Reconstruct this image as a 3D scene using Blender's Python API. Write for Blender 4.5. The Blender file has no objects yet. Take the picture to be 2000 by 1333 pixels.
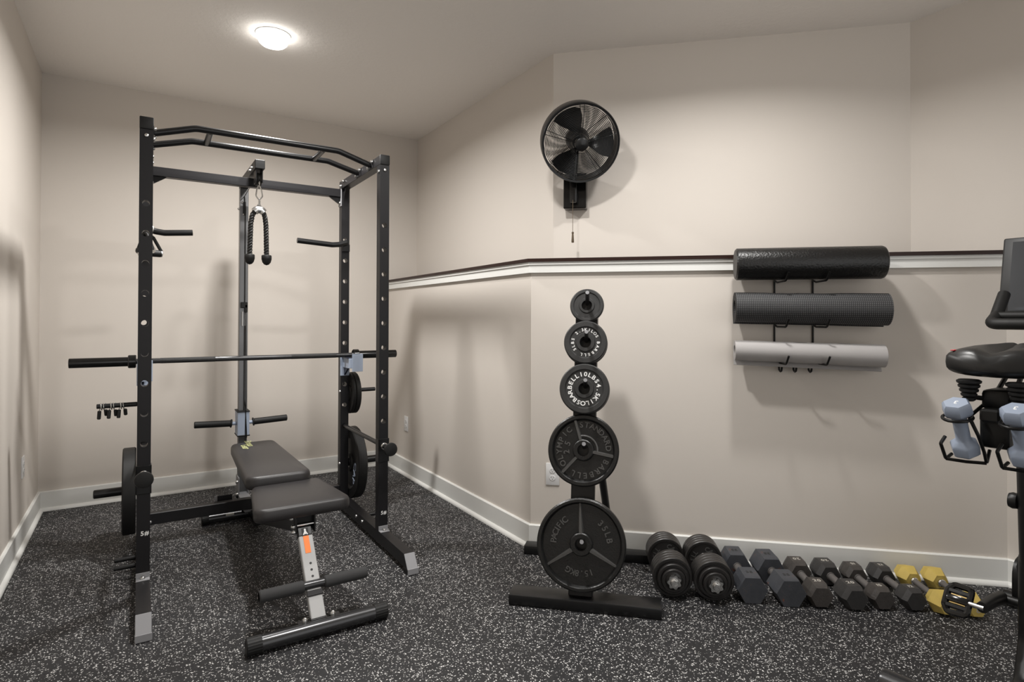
import bpy, bmesh, math, random
from mathutils import Vector, Matrix
random.seed(7)
PI = math.pi
S2 = math.sqrt(.5)
SC = bpy.context.scene
COL = SC.collection

# ------------------------------------------------------------------ camera
cam_d = bpy.data.cameras.new('camera')
cam = bpy.data.objects.new('camera', cam_d)
COL.objects.link(cam)
YAW, PITCH, ROLL = 0.58587, 0.0092, 0.0027
fw = Vector((math.sin(YAW) * math.cos(PITCH), math.cos(YAW) * math.cos(PITCH), math.sin(PITCH)))
rt = Vector((math.cos(YAW), -math.sin(YAW), 0))
up = rt.cross(fw)
rt2 = rt * math.cos(ROLL) + up * math.sin(ROLL)
up2 = up * math.cos(ROLL) - rt * math.sin(ROLL)
cm = Matrix((rt2, up2, -fw)).transposed().to_4x4()
cm.translation = (0, 0, 1.21)
cam.matrix_world = cm
cam_d.sensor_width = 36
cam_d.lens = 36 * 1156.56 / 2000
cam_d.shift_x = -0.0185
cam_d.shift_y = -0.02635
cam_d.clip_start = 0.05
SC.camera = cam

# ------------------------------------------------------------------ world, exposure
w = bpy.data.worlds.new('world')
SC.world = w
w.use_nodes = True
bg = w.node_tree.nodes['Background']
bg.inputs[0].default_value = (1.0, .985, .965, 1)
bg.inputs[1].default_value = 1.18
SC.view_settings.view_transform = 'Standard'
SC.view_settings.look = 'None'
SC.view_settings.gamma = 1
SC.view_settings.use_curve_mapping = False
SC.view_settings.exposure = 0.0
LAMP = 13.0             # glow of the frosted lens
WATT = 30.0             # power each downlight throws into the room

# ------------------------------------------------------------------ materials
def new_mat(name):
    m = bpy.data.materials.new(name)
    m.use_nodes = True
    nt = m.node_tree
    return m, nt, nt.nodes['Principled BSDF']

def mat(name, col, rough=.5, metal=0., spec=.5, bump=0., bscale=200., mottle=0., mscale=30., coat=0.):
    m, nt, b = new_mat(name)
    b.inputs['Base Color'].default_value = (*col, 1)
    b.inputs['Roughness'].default_value = rough
    b.inputs['Metallic'].default_value = metal
    b.inputs['Specular IOR Level'].default_value = spec
    b.inputs['Coat Weight'].default_value = coat
    b.inputs['Coat Roughness'].default_value = .15
    tc = nt.nodes.new('ShaderNodeTexCoord')
    if bump:
        n = nt.nodes.new('ShaderNodeTexNoise')
        n.inputs['Scale'].default_value = bscale
        n.inputs['Detail'].default_value = 3
        bp = nt.nodes.new('ShaderNodeBump')
        bp.inputs['Strength'].default_value = bump
        bp.inputs['Distance'].default_value = .002
        nt.links.new(tc.outputs['Object'], n.inputs['Vector'])
        nt.links.new(n.outputs['Fac'], bp.inputs['Height'])
        nt.links.new(bp.outputs['Normal'], b.inputs['Normal'])
    if mottle:
        n = nt.nodes.new('ShaderNodeTexNoise')
        n.inputs['Scale'].default_value = mscale
        n.inputs['Detail'].default_value = 4
        mx = nt.nodes.new('ShaderNodeMix')
        mx.data_type = 'RGBA'
        lo = [c * (1 - mottle) for c in col]
        hi = [min(1, c * (1 + mottle)) for c in col]
        mx.inputs['A'].default_value = (*lo, 1)
        mx.inputs['B'].default_value = (*hi, 1)
        nt.links.new(tc.outputs['Object'], n.inputs['Vector'])
        nt.links.new(n.outputs['Fac'], mx.inputs['Factor'])
        nt.links.new(mx.outputs['Result'], b.inputs['Base Color'])
    return m

def mat_floor():
    m, nt, b = new_mat('speckled_rubber')
    b.inputs['Roughness'].default_value = .62
    b.inputs['Specular IOR Level'].default_value = .35
    tc = nt.nodes.new('ShaderNodeTexCoord')
    dn = nt.nodes.new('ShaderNodeTexNoise')
    dn.inputs['Scale'].default_value = 150
    dn.inputs['Detail'].default_value = 1
    nt.links.new(tc.outputs['Object'], dn.inputs['Vector'])
    sub = nt.nodes.new('ShaderNodeVectorMath'); sub.operation = 'SUBTRACT'
    sub.inputs[1].default_value = (.5, .5, .5)
    nt.links.new(dn.outputs['Color'], sub.inputs[0])
    scl = nt.nodes.new('ShaderNodeVectorMath'); scl.operation = 'SCALE'
    scl.inputs['Scale'].default_value = .012
    nt.links.new(sub.outputs[0], scl.inputs[0])
    add = nt.nodes.new('ShaderNodeVectorMath'); add.operation = 'ADD'
    nt.links.new(tc.outputs['Object'], add.inputs[0])
    nt.links.new(scl.outputs[0], add.inputs[1])
    prev = None
    masks = []
    for scale, thr, keep in ((118, .26, .79), (215, .26, .85)):
        v = nt.nodes.new('ShaderNodeTexVoronoi')
        v.voronoi_dimensions = '2D'
        v.inputs['Scale'].default_value = scale
        nt.links.new(add.outputs[0], v.inputs['Vector'])
        lt = nt.nodes.new('ShaderNodeMath'); lt.operation = 'LESS_THAN'
        lt.inputs[1].default_value = thr
        nt.links.new(v.outputs['Distance'], lt.inputs[0])
        sep = nt.nodes.new('ShaderNodeSeparateColor')
        nt.links.new(v.outputs['Color'], sep.inputs[0])
        gt = nt.nodes.new('ShaderNodeMath'); gt.operation = 'GREATER_THAN'
        gt.inputs[1].default_value = keep
        nt.links.new(sep.outputs[0], gt.inputs[0])
        mul = nt.nodes.new('ShaderNodeMath'); mul.operation = 'MULTIPLY'
        nt.links.new(lt.outputs[0], mul.inputs[0])
        nt.links.new(gt.outputs[0], mul.inputs[1])
        masks.append(mul)
    mx0 = nt.nodes.new('ShaderNodeMath'); mx0.operation = 'MAXIMUM'
    nt.links.new(masks[0].outputs[0], mx0.inputs[0])
    nt.links.new(masks[1].outputs[0], mx0.inputs[1])
    base = nt.nodes.new('ShaderNodeTexNoise')
    base.inputs['Scale'].default_value = 60
    base.inputs['Detail'].default_value = 6
    nt.links.new(tc.outputs['Object'], base.inputs['Vector'])
    cr = nt.nodes.new('ShaderNodeValToRGB')
    cr.color_ramp.elements[0].position = .3
    cr.color_ramp.elements[0].color = (.010, .010, .011, 1)
    cr.color_ramp.elements[1].position = .7
    cr.color_ramp.elements[1].color = (.020, .0195, .021, 1)
    nt.links.new(base.outputs['Fac'], cr.inputs[0])
    mx = nt.nodes.new('ShaderNodeMix'); mx.data_type = 'RGBA'
    mx.inputs['B'].default_value = (.60, .59, .58, 1)
    nt.links.new(mx0.outputs[0], mx.inputs['Factor'])
    nt.links.new(cr.outputs[0], mx.inputs['A'])
    nt.links.new(mx.outputs['Result'], b.inputs['Base Color'])
    bp = nt.nodes.new('ShaderNodeBump')
    bp.inputs['Strength'].default_value = .35
    bp.inputs['Distance'].default_value = .001
    n2 = nt.nodes.new('ShaderNodeTexNoise'); n2.inputs['Scale'].default_value = 300
    nt.links.new(tc.outputs['Object'], n2.inputs['Vector'])
    nt.links.new(n2.outputs['Fac'], bp.inputs['Height'])
    nt.links.new(bp.outputs['Normal'], b.inputs['Normal'])
    return m

def mat_ceiling():
    m, nt, b = new_mat('knockdown_ceiling')
    b.inputs['Base Color'].default_value = (.87, .835, .795, 1)
    b.inputs['Roughness'].default_value = .9
    b.inputs['Specular IOR Level'].default_value = .2
    tc = nt.nodes.new('ShaderNodeTexCoord')
    n = nt.nodes.new('ShaderNodeTexNoise')
    n.inputs['Scale'].default_value = 38
    n.inputs['Detail'].default_value = 5
    n.inputs['Roughness'].default_value = .6
    nt.links.new(tc.outputs['Object'], n.inputs['Vector'])
    cr = nt.nodes.new('ShaderNodeValToRGB')
    cr.color_ramp.elements[0].position = .47
    cr.color_ramp.elements[1].position = .56
    nt.links.new(n.outputs['Fac'], cr.inputs[0])
    bp = nt.nodes.new('ShaderNodeBump')
    bp.inputs['Strength'].default_value = .22
    bp.inputs['Distance'].default_value = .002
    nt.links.new(cr.outputs[0], bp.inputs['Height'])
    nt.links.new(bp.outputs['Normal'], b.inputs['Normal'])
    return m

def mat_wood():
    m, nt, b = new_mat('mahogany_cap')
    b.inputs['Roughness'].default_value = .4
    b.inputs['Specular IOR Level'].default_value = .3
    tc = nt.nodes.new('ShaderNodeTexCoord')
    mp = nt.nodes.new('ShaderNodeMapping')
    mp.inputs['Scale'].default_value = (3, 3, 120)
    nt.links.new(tc.outputs['Object'], mp.inputs['Vector'])
    n = nt.nodes.new('ShaderNodeTexNoise')
    n.inputs['Scale'].default_value = 6
    n.inputs['Detail'].default_value = 6
    nt.links.new(mp.outputs[0], n.inputs['Vector'])
    cr = nt.nodes.new('ShaderNodeValToRGB')
    cr.color_ramp.elements[0].color = (.008, .003, .002, 1)
    cr.color_ramp.elements[1].color = (.030, .010, .006, 1)
    nt.links.new(n.outputs['Fac'], cr.inputs[0])
    nt.links.new(cr.outputs[0], b.inputs['Base Color'])
    return m

def mat_mesh_mat():
    """fine square weave of a sticky mat"""
    m, nt, b = new_mat('woven_mat')
    b.inputs['Roughness'].default_value = .7
    tc = nt.nodes.new('ShaderNodeTexCoord')
    ck = nt.nodes.new('ShaderNodeTexWave')
    ck.wave_type = 'BANDS'; ck.bands_direction = 'Z'
    ck.inputs['Scale'].default_value = 38
    ck.inputs['Distortion'].default_value = .4
    nt.links.new(tc.outputs['Object'], ck.inputs['Vector'])
    c2 = nt.nodes.new('ShaderNodeTexWave')
    c2.wave_type = 'BANDS'; c2.bands_direction = 'X'
    c2.inputs['Scale'].default_value = 38
    nt.links.new(tc.outputs['Object'], c2.inputs['Vector'])
    mu = nt.nodes.new('ShaderNodeMath'); mu.operation = 'MULTIPLY'
    nt.links.new(ck.outputs['Fac'], mu.inputs[0])
    nt.links.new(c2.outputs['Fac'], mu.inputs[1])
    mx = nt.nodes.new('ShaderNodeMix'); mx.data_type = 'RGBA'
    mx.inputs['A'].default_value = (.008, .008, .009, 1)
    mx.inputs['B'].default_value = (.13, .13, .134, 1)
    nt.links.new(mu.outputs[0], mx.inputs['Factor'])
    nt.links.new(mx.outputs['Result'], b.inputs['Base Color'])
    bp = nt.nodes.new('ShaderNodeBump')
    bp.inputs['Strength'].default_value = .5
    bp.inputs['Distance'].default_value = .001
    nt.links.new(mu.outputs[0], bp.inputs['Height'])
    nt.links.new(bp.outputs['Normal'], b.inputs['Normal'])
    return m

def mat_rusty():
    m, nt, b = new_mat('worn_blue_black_head')
    b.inputs['Roughness'].default_value = .55
    tc = nt.nodes.new('ShaderNodeTexCoord')
    n = nt.nodes.new('ShaderNodeTexNoise'); n.inputs['Scale'].default_value = 24; n.inputs['Detail'].default_value = 6; n.inputs['Roughness'].default_value = .65
    nt.links.new(tc.outputs['Object'], n.inputs['Vector'])
    cr = nt.nodes.new('ShaderNodeValToRGB')
    cr.color_ramp.elements[0].color = (.018, .020, .027, 1)
    cr.color_ramp.elements[1].color = (.040, .043, .053, 1)
    e = cr.color_ramp.elements.new(.63); e.color = (.045, .048, .056, 1)
    e = cr.color_ramp.elements.new(.69); e.color = (.16, .045, .02, 1)
    nt.links.new(n.outputs['Fac'], cr.inputs[0])
    nt.links.new(cr.outputs[0], b.inputs['Base Color'])
    bp = nt.nodes.new('ShaderNodeBump'); bp.inputs['Strength'].default_value = .25; bp.inputs['Distance'].default_value = .002
    n2 = nt.nodes.new('ShaderNodeTexNoise'); n2.inputs['Scale'].default_value = 120
    nt.links.new(tc.outputs['Object'], n2.inputs['Vector'])
    nt.links.new(n2.outputs['Fac'], bp.inputs['Height'])
    nt.links.new(bp.outputs['Normal'], b.inputs['Normal'])
    return m

def emit(name, col, strength):
    m, nt, b = new_mat(name)
    b.inputs['Base Color'].default_value = (.9, .9, .9, 1)
    b.inputs['Emission Color'].default_value = (*col, 1)
    b.inputs['Emission Strength'].default_value = strength
    return m

M = dict(
    wall=mat('wall_paint', (.63, .583, .532), .75, spec=.3, bump=.06, bscale=350),
    ceil=mat_ceiling(),
    trim=mat('white_trim', (.74, .74, .715), .38),
    cap=mat_wood(),
    floor=mat_floor(),
    powder=mat('black_powder_coat', (.0075, .0070, .0080), .42, spec=.32, bump=.05, bscale=900),
    satin=mat('black_satin_steel', (.0075, .0075, .008), .30, spec=.42),
    gloss=mat('black_gloss', (.005, .005, .005), .14, spec=.5),
    rubber=mat('black_rubber', (.008, .008, .008), .55, spec=.35),
    foam=mat('charcoal_foam', (.045, .045, .046), .85, spec=.3, bump=.3, bscale=600),
    steel=mat('bright_steel', (.62, .62, .61), .25, metal=1.),
    chrome=mat('chrome', (.78, .78, .77), .12, metal=1.),
    graym=mat('grey_plate_steel', (.25, .25, .26), .45, spec=.5),
    silver=mat('silver_paint', (.42, .42, .42), .45, spec=.4),
    gun=mat('gunmetal_tube', (.060, .060, .062), .25, metal=.7, spec=.6),
    post=mat('post_steel', (.17, .17, .172), .30, metal=.75),
    blue=mat('pale_blue_paint', (.36, .42, .53), .42),
    navy=mat('navy_liner', (.020, .025, .045), .4),
    vinyl=mat('black_vinyl', (.024, .022, .0225), .42, spec=.45, bump=.08, bscale=420),
    leaf=mat('yellow_green_print', (.60, .62, .30), .6),
    orange=mat('orange_label', (.95, .22, .02), .5),
    white=mat('white_print', (.80, .80, .79), .55),
    iron=mat('black_cast_iron', (.0065, .0065, .0065), .34, spec=.5, bump=.45, bscale=150),
    enamel=mat('grey_enamel_iron', (.030, .030, .030), .42, spec=.45, bump=.25, bscale=220, mottle=.3),
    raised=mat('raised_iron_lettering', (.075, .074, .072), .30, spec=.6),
    bluehead=mat_rusty(),
    brownhead=mat('worn_brown_iron', (.042, .037, .034), .48, bump=.45, bscale=160, mottle=.45, mscale=45),
    darkhead=mat('dark_grey_iron', (.026, .025, .025), .46, bump=.3, bscale=160, mottle=.3, mscale=45),
    greyhandle=mat('grey_handle', (.14, .13, .125), .5, metal=.3),
    yellow=mat('yellow_vinyl', (.52, .385, .095), .6, mottle=.14, mscale=30),
    palenum=mat('pale_number', (.42, .40, .36), .6),
    roller=mat('beaded_foam', (.004, .0038, .0038), .36, spec=.5, bump=1.0, bscale=110),
    rollend=mat('grey_foam_end', (.10, .095, .09), .8),
    weave=mat_mesh_mat(),
    palemat=mat('pale_grey_mat', (.37, .355, .35), .75, bump=.1, bscale=300),
    wire=mat('black_wire', (.004, .004, .004), .35, spec=.3),
    plastic=mat('white_plastic', (.76, .76, .76), .35),
    slot=mat('dark_slot', (.02, .02, .02), .6),
    rope=mat('black_rope', (.012, .0115, .011), .55),
    bikeblack=mat('black_bike_plastic', (.006, .006, .006), .40, spec=.35),
    saddle=mat('black_saddle_cover', (.008, .008, .008), .36, bump=.05, bscale=500),
    red=mat('red_tab', (.55, .02, .03), .5),
    slate=mat('slate_blue_vinyl', (.27, .315, .40), .42, spec=.45),
    screen=mat('dark_glass', (.05, .053, .058), .10, spec=.7),
    pedalgold=mat('brass_slot', (.42, .28, .09), .4, metal=.4),
    lamp=emit('lamp_glow', (1, .97, .92), LAMP),
    litrib=mat('lit_iron_rib', (.060, .059, .057), .32, spec=.6, bump=.3, bscale=150),  # lighter than the plate iron: highlights on the ribs put into the colour
    brass=mat('aged_brass', (.12, .09, .06), .4, metal=.6),
    stripe=mat('tan_side_band', (.50, .42, .26), .6),
)

# ------------------------------------------------------------------ geometry helper
def basis(o, x, y, z):
    m = Matrix((Vector(x).normalized(), Vector(y).normalized(), Vector(z).normalized())).transposed().to_4x4()
    m.translation = Vector(o)
    return m

def any_frame(o, z):
    z = Vector(z).normalized()
    a = Vector((0, 0, 1)) if abs(z.z) < .9 else Vector((1, 0, 0))
    x = a.cross(z).normalized()
    return basis(o, x, z.cross(x), z)

def fillet(pts, r, seg=5, closed=False):
    pts = [Vector(p) for p in pts]
    n = len(pts)
    out = []
    for i, p in enumerate(pts):
        if not closed and i in (0, n - 1):
            out.append(p); continue
        a, b = pts[i - 1], pts[(i + 1) % n]
        u, v = (a - p), (b - p)
        lu, lv = u.length, v.length
        u.normalize(); v.normalize()
        ang = u.angle(v)
        if ang > 3.0:
            out.append(p); continue
        d = min(r / math.tan(ang / 2), lu * .48, lv * .48)
        p0, p1 = p + u * d, p + v * d
        for k in range(seg + 1):
            t = k / seg
            out.append(p0.lerp(p, t).lerp(p.lerp(p1, t), t))
    return out

class G:
    def __init__(self):
        self.v = []; self.f = []
    def add(self, vs, fs, m=None):
        o = len(self.v)
        self.v += [tuple(m @ Vector(p)) if m is not None else tuple(p) for p in vs]
        self.f += [tuple(i + o for i in f) for f in fs]
        return self
    def box(self, a, b, m=None, bev=0., seg=1):
        a = Vector(a); b = Vector(b)
        if bev <= 0:
            x0, y0, z0 = a; x1, y1, z1 = b
            vs = [(x0, y0, z0), (x1, y0, z0), (x1, y1, z0), (x0, y1, z0), (x0, y0, z1), (x1, y0, z1), (x1, y1, z1), (x0, y1, z1)]
            fs = [(0, 3, 2, 1), (4, 5, 6, 7), (0, 1, 5, 4), (1, 2, 6, 5), (2, 3, 7, 6), (3, 0, 4, 7)]
            return self.add(vs, fs, m)
        bm = bmesh.new()
        bmesh.ops.create_cube(bm, size=1)
        c = (a + b) / 2; s = b - a
        for v in bm.verts:
            v.co = Vector((v.co.x * s.x + c.x, v.co.y * s.y + c.y, v.co.z * s.z + c.z))
        bmesh.ops.bevel(bm, geom=bm.edges[:], offset=bev, segments=seg, profile=.5, affect='EDGES', clamp_overlap=True)
        bm.verts.index_update()
        self.add([v.co.copy() for v in bm.verts], [[v.index for v in f.verts] for f in bm.faces], m)
        bm.free()
        return self
    def lathe(self, prof, m, n=32, closed=False, sweep=2 * PI):
        """prof: (radius, height) pairs turned about local Z"""
        vs = []; fs = []; k = len(prof)
        for i in range(n):
            a = 2 * PI * i / n
            for r, h in prof:
                vs.append((r * math.cos(a), r * math.sin(a), h))
        for i in range(n):
            j = (i + 1) % n
            for q in range(k if closed else k - 1):
                q2 = (q + 1) % k
                fs.append((i * k + q, j * k + q, j * k + q2, i * k + q2))
        if not closed:
            if prof[0][0] > 1e-6: fs.append(tuple(i * k for i in range(n))[::-1])
            if prof[-1][0] > 1e-6: fs.append(tuple(i * k + k - 1 for i in range(n)))
        return self.add(vs, fs, m)
    def cyl(self, p0, p1, r, n=16, r1=None, bev=0.):
        p0 = Vector(p0); p1 = Vector(p1); L = (p1 - p0).length
        r1 = r if r1 is None else r1
        if bev:
            prof = [(r - bev, 0), (r, bev), (r1, L - bev), (r1 - bev, L)]
        else:
            prof = [(r, 0), (r1, L)]
        return self.lathe(prof, any_frame(p0, p1 - p0), n)
    def tube(self, pts, r, n=8, closed=False, fil=0., seg=5, caps=True):
        if fil: pts = fillet(pts, fil, seg, closed)
        pts = [Vector(p) for p in pts]
        N = len(pts); vs = []; fs = []
        tans = []
        for i in range(N):
            a = pts[i - 1] if (i or closed) else pts[i]
            b = pts[(i + 1) % N] if (i < N - 1 or closed) else pts[i]
            tans.append((b - a).normalized())
        t = tans[0]
        x = any_frame((0, 0, 0), t).to_3x3() @ Vector((1, 0, 0))
        for i in range(N):
            if i:
                q = tans[i - 1].rotation_difference(tans[i])
                x = q @ x
            y = tans[i].cross(x)
            rr = r(i / (N - 1)) if callable(r) else r
            for k in range(n):
                a = 2 * PI * k / n
                vs.append(pts[i] + x * (rr * math.cos(a)) + y * (rr * math.sin(a)))
        for i in range(N if closed else N - 1):
            j = (i + 1) % N
            for k in range(n):
                k2 = (k + 1) % n
                fs.append((i * n + k, i * n + k2, j * n + k2, j * n + k))
        if not closed and caps:
            fs.append(tuple(range(n))[::-1])
            fs.append(tuple((N - 1) * n + k for k in range(n)))
        return self.add(vs, fs)
    def ring(self, c, axis, R, r, n=48, m=6):
        f = any_frame(c, axis)
        return self.tube([f @ Vector((R * math.cos(2 * PI * i / n), R * math.sin(2 * PI * i / n), 0)) for i in range(n)], r, m, closed=True)
    def prism(self, poly, z0, z1, m=None):
        n = len(poly)
        vs = [(x, y, z0) for x, y in poly] + [(x, y, z1) for x, y in poly]
        fs = [tuple(range(n))[::-1], tuple(range(n, 2 * n))]
        fs += [(i, (i + 1) % n, n + (i + 1) % n, n + i) for i in range(n)]
        return self.add(vs, fs, m)
    def loft(self, rings, cap=True, closed=True):
        k = len(rings[0]); vs = [p for r in rings for p in r]; fs = []
        for i in range(len(rings) - 1):
            for q in range(k if closed else k - 1):
                q2 = (q + 1) % k
                fs.append((i * k + q, i * k + q2, (i + 1) * k + q2, (i + 1) * k + q))
        if cap:
            fs.append(tuple(range(k))[::-1])
            fs.append(tuple((len(rings) - 1) * k + q for q in range(k)))
        return self.add(vs, fs)
    def hexhead(self, y0, y1, rm, c0, c1, re0, re1):
        """six sided head along local Y; mid radius rm, chamfers c0, c1 to end radii"""
        rings = []
        for y, r in ((y0, re0), (y0 + c0, rm), (y1 - c1, rm), (y1, re1)):
            rings.append([Vector((r * math.cos(PI / 3 * k), y, r * math.sin(PI / 3 * k))) for k in range(6)])
        return self.loft(rings)

def obj(name, g, m, parent=None, loc=None, rotz=0., mtx=None, smooth=True, kind=None):
    me = bpy.data.meshes.new(name)
    me.from_pydata(g.v, [], g.f)
    bm = bmesh.new(); bm.from_mesh(me)
    bmesh.ops.recalc_face_normals(bm, faces=bm.faces[:])
    bm.to_mesh(me); bm.free()
    if smooth:
        me.shade_smooth()
        me.set_sharp_from_angle(angle=math.radians(34))
    me.materials.append(m)
    o = bpy.data.objects.new(name, me)
    COL.objects.link(o)
    if parent is not None: o.parent = parent
    if loc is not None:
        o.location = loc
    if rotz: o.rotation_euler = (0, 0, rotz)
    if mtx is not None: o.matrix_local = mtx
    if kind: o['kind'] = kind
    return o

def osplit(name, g, m, parent=None):
    """one object for each separate piece of g"""
    n = len(g.v); par = list(range(n))
    def find(i):
        while par[i] != i:
            par[i] = par[par[i]]; i = par[i]
        return i
    for f in g.f:
        for q in f[1:]:
            a, b = find(f[0]), find(q)
            if a != b: par[a] = b
    groups = {}
    for f in g.f: groups.setdefault(find(f[0]), []).append(f)
    for fs in groups.values():
        idx = sorted({i for f in fs for i in f}); mp = {i: k for k, i in enumerate(idx)}
        h = G(); h.add([g.v[i] for i in idx], [[mp[i] for i in f] for f in fs])
        obj(name, h, m, parent)

def tag(o, label, cat, group=None):
    o['label'] = label; o['category'] = cat
    if group: o['group'] = group
    return o

def thing(name, label, cat, loc=(0, 0, 0), rotz=0., group=None, mtx=None):
    o = bpy.data.objects.new(name, None)
    COL.objects.link(o)
    o.empty_display_size = .05
    o.location = loc; o.rotation_euler = (0, 0, rotz)
    if mtx is not None: o.matrix_world = mtx
    return tag(o, label, cat, group)

def dup(root, mtx, label):
    """copy of a thing with copies of its parts and sub-parts"""
    r = root.copy(); COL.objects.link(r)
    r.matrix_world = mtx
    r['label'] = label
    for ch in list(root.children):
        c = ch.copy(); COL.objects.link(c); c.parent = r
        for gch in list(ch.children):
            d = gch.copy(); COL.objects.link(d); d.parent = c
    return r

_gl = {}
def glyph(ch, ext=.04, bold=.012):
    key = (ch, ext, bold)
    if key not in _gl:
        cu = bpy.data.curves.new('glyph', 'FONT')
        cu.body = ch; cu.size = 1; cu.extrude = ext / 2; cu.offset = bold
        cu.resolution_u = 3
        o = bpy.data.objects.new('glyph', cu); COL.objects.link(o)
        dg = bpy.context.evaluated_depsgraph_get()
        me = bpy.data.meshes.new_from_object(o.evaluated_get(dg))
        vs = [v.co.copy() for v in me.vertices]; fs = [tuple(p.vertices) for p in me.polygons]
        bpy.data.objects.remove(o); bpy.data.curves.remove(cu); bpy.data.meshes.remove(me)
        if vs:
            x0 = min(v.x for v in vs); x1 = max(v.x for v in vs)
        else: x0, x1 = 0, .3
        _gl[key] = (vs, fs, x0, x1)
    return _gl[key]

def text_line(g, s, size, m, wide=1., ext=.04, bold=.012, gap=.10):
    """letters centred on m's origin, reading along local X, facing local Z"""
    items = []; x = 0
    for ch in s:
        if ch == ' ':
            x += .35; continue
        vs, fs, a, b = glyph(ch, ext, bold)
        items.append((vs, fs, x - a)); x += b - a + gap
    W = x - gap
    for vs, fs, dx in items:
        g.add([((v.x + dx - W / 2) * size * wide, (v.y - .36) * size, v.z * size) for v in vs], fs, m)
    return g

def text_arc(g, s, size, R, a0, a1, m, wide=1., ext=.04, bold=.014):
    """letters spread clockwise from angle a0 to a1 (degrees from top), bottoms to the centre"""
    n = len(s)
    for i, ch in enumerate(s):
        if ch == ' ': continue
        a = math.radians(a0 + (a1 - a0) * (i / (n - 1) if n > 1 else 0))
        vs, fs, x0, x1 = glyph(ch, ext, bold)
        rm = m @ Matrix.Translation((R * math.sin(a), R * math.cos(a), 0)) @ Matrix.Rotation(-a, 4, 'Z')
        g.add([((v.x - (x0 + x1) / 2) * size * wide, (v.y - .36) * size, v.z * size) for v in vs], fs, rm)
    return g

def SD(s, d, z=0.):
    """point given along / towards the angled wall"""
    return Vector(((s + d) * S2, (d - s) * S2, z))
R45 = -PI / 4

# ------------------------------------------------------------------ room shell
xL, yB, xU, xF, xr, zC = -.515, 4.802, 2.003, 3.328, 1.751, 2.758
dU, dL = 3.388, 3.103
yBK = -2.0
Q = math.sqrt(2)
def struct(name, g, m):
    return obj(name, g, m, kind='structure', smooth=False)

struct('floor', G().box((xL - .1, yBK, -.08), (xF + .1, yB + .1, 0)), M['floor'])
struct('ceiling', G().box((xL - .1, yBK, zC), (xF + .1, yB + .1, zC + .08)), M['ceil'])
struct('wall_left', G().box((xL - .1, yBK, 0), (xL, yB + .1, zC)), M['wall'])
struct('wall_back', G().box((xL, yB, 0), (xU + .1, yB + .1, zC)), M['wall'])
yUc = dU * Q - xU            # inside corner of the upper right wall
yUf = dU * Q - xF
struct('wall_right', G().box((xU, yUc, 1.50), (xU + .1, yB, zC)), M['wall'])
struct('wall_angled', G().prism([(xU, yUc), (xF, yUf), (xF + .07, yUf + .07), (xU + .07, yUc + .07)], 1.50, zC), M['wall'])
struct('wall_far_right', G().box((xF, yBK, 0), (xF + .1, yUf + .1, zC)), M['wall'])
yLc = dL * Q - xr
yLf = dL * Q - xF
struct('wall_right_lower', G().box((xr, yLc, 0), (xr + .1, yB, 1.515)), M['wall'])
struct('wall_angled_lower', G().prism([(xr, yLc), (xF, yLf), (xF + .07, yLf + .07), (xr + .07, yLc + .07)], 0, 1.515), M['wall'])

def offs(d):
    """corner points of the low wall's front line moved d into the room"""
    x = xr - d
    dd = dL - d
    return [(x, yB), (x, dd * Q - x), (xF, dd * Q - xF)]
def along(name, d0, d1, z0, z1, m, seg=None):
    a, b = offs(d0), offs(d1)
    return struct(name, G().prism([a[0], a[1], a[2], b[2], b[1], b[0]], z0, z1), m)
# mahogany ledge cap, split at the mitre as in the photograph
o_ = offs(.032)
struct('trim_1', G().prism([o_[0], o_[1], (xU, yUc), (xU, yB)], 1.515, 1.533), M['cap'])
struct('trim_2', G().prism([o_[1], o_[2], (xF, yUf), (xU, yUc)], 1.515, 1.533), M['cap'])
along('trim_3', -.01, .024, 1.500, 1.515, M['trim'])
along('trim_4', -.01, .017, 1.459, 1.500, M['trim'])

def base_profile(d):
    return None
def baseboard(name, pts_fn):
    """pts_fn(d) -> wall line moved d into the room; board and shoe are one run"""
    g = G()
    a, b = pts_fn(0), pts_fn(.014)
    t = pts_fn(.009)
    s = pts_fn(.032)
    prof = [(0, 0), (.031, 0), (.031, .006), (.027, .014), (.020, .019), (.014, .0205), (.014, .117), (.009, .122), (0, .122)]
    lines = [(pts_fn(d), z) for d, z in prof]
    n = len(lines[0][0])
    rings = [[(ln[i][0], ln[i][1], z) for ln, z in lines] for i in range(n)]
    g.loft(rings)
    o = obj(name, g, M['trim'], kind='structure', smooth=True)
    return o
baseboard('baseboard_left', lambda d: [(xL + d, yBK), (xL + d, yB - d)])
baseboard('baseboard_back', lambda d: [(xL + d, yB - d), (xr - d, yB - d)])
def lowline(d):
    x = xr - d; dd = dL - d; xf = xF - d
    return [(x, yB - d), (x, dd * Q - x), (xf, dd * Q - xf)]
baseboard('baseboard_right', lambda d: lowline(d)[:2])
baseboard('baseboard_angled', lambda d: lowline(d)[1:])
baseboard('baseboard_far_right', lambda d: [lowline(d)[2], (xF - d, yBK)])

# ------------------------------------------------------------------ ceiling lights
def ceiling_light(x, y, label, power=1., spread=165):
    t = thing('ceiling_light', label, 'light', (x, y, zC), group='round ceiling lights')
    obj('trim_ring', G().lathe([(.090, 0), (.089, -.004), (.084, -.006), (.078, -.006), (.078, 0)], Matrix(), 40), M['plastic'], t)
    obj('diffuser', G().lathe([(.077, -.003), (.077, -.030), (.072, -.046), (.060, -.058), (.04, -.066), (.0, -.070)], Matrix(), 40), M['lamp'], t)
    ld = bpy.data.lights.new('downlight', 'AREA')
    ld.shape = 'DISK'; ld.size = .15; ld.energy = WATT * power; ld.spread = math.radians(spread); ld.color = (1, .98, .95)
    lo = bpy.data.objects.new('downlight', ld); COL.objects.link(lo)
    lo.parent = t; lo.location = (0, 0, -.074)
    return t
ceiling_light(.602, 3.45, 'lit round ceiling light above the black power rack', 1.42, 166)
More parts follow.
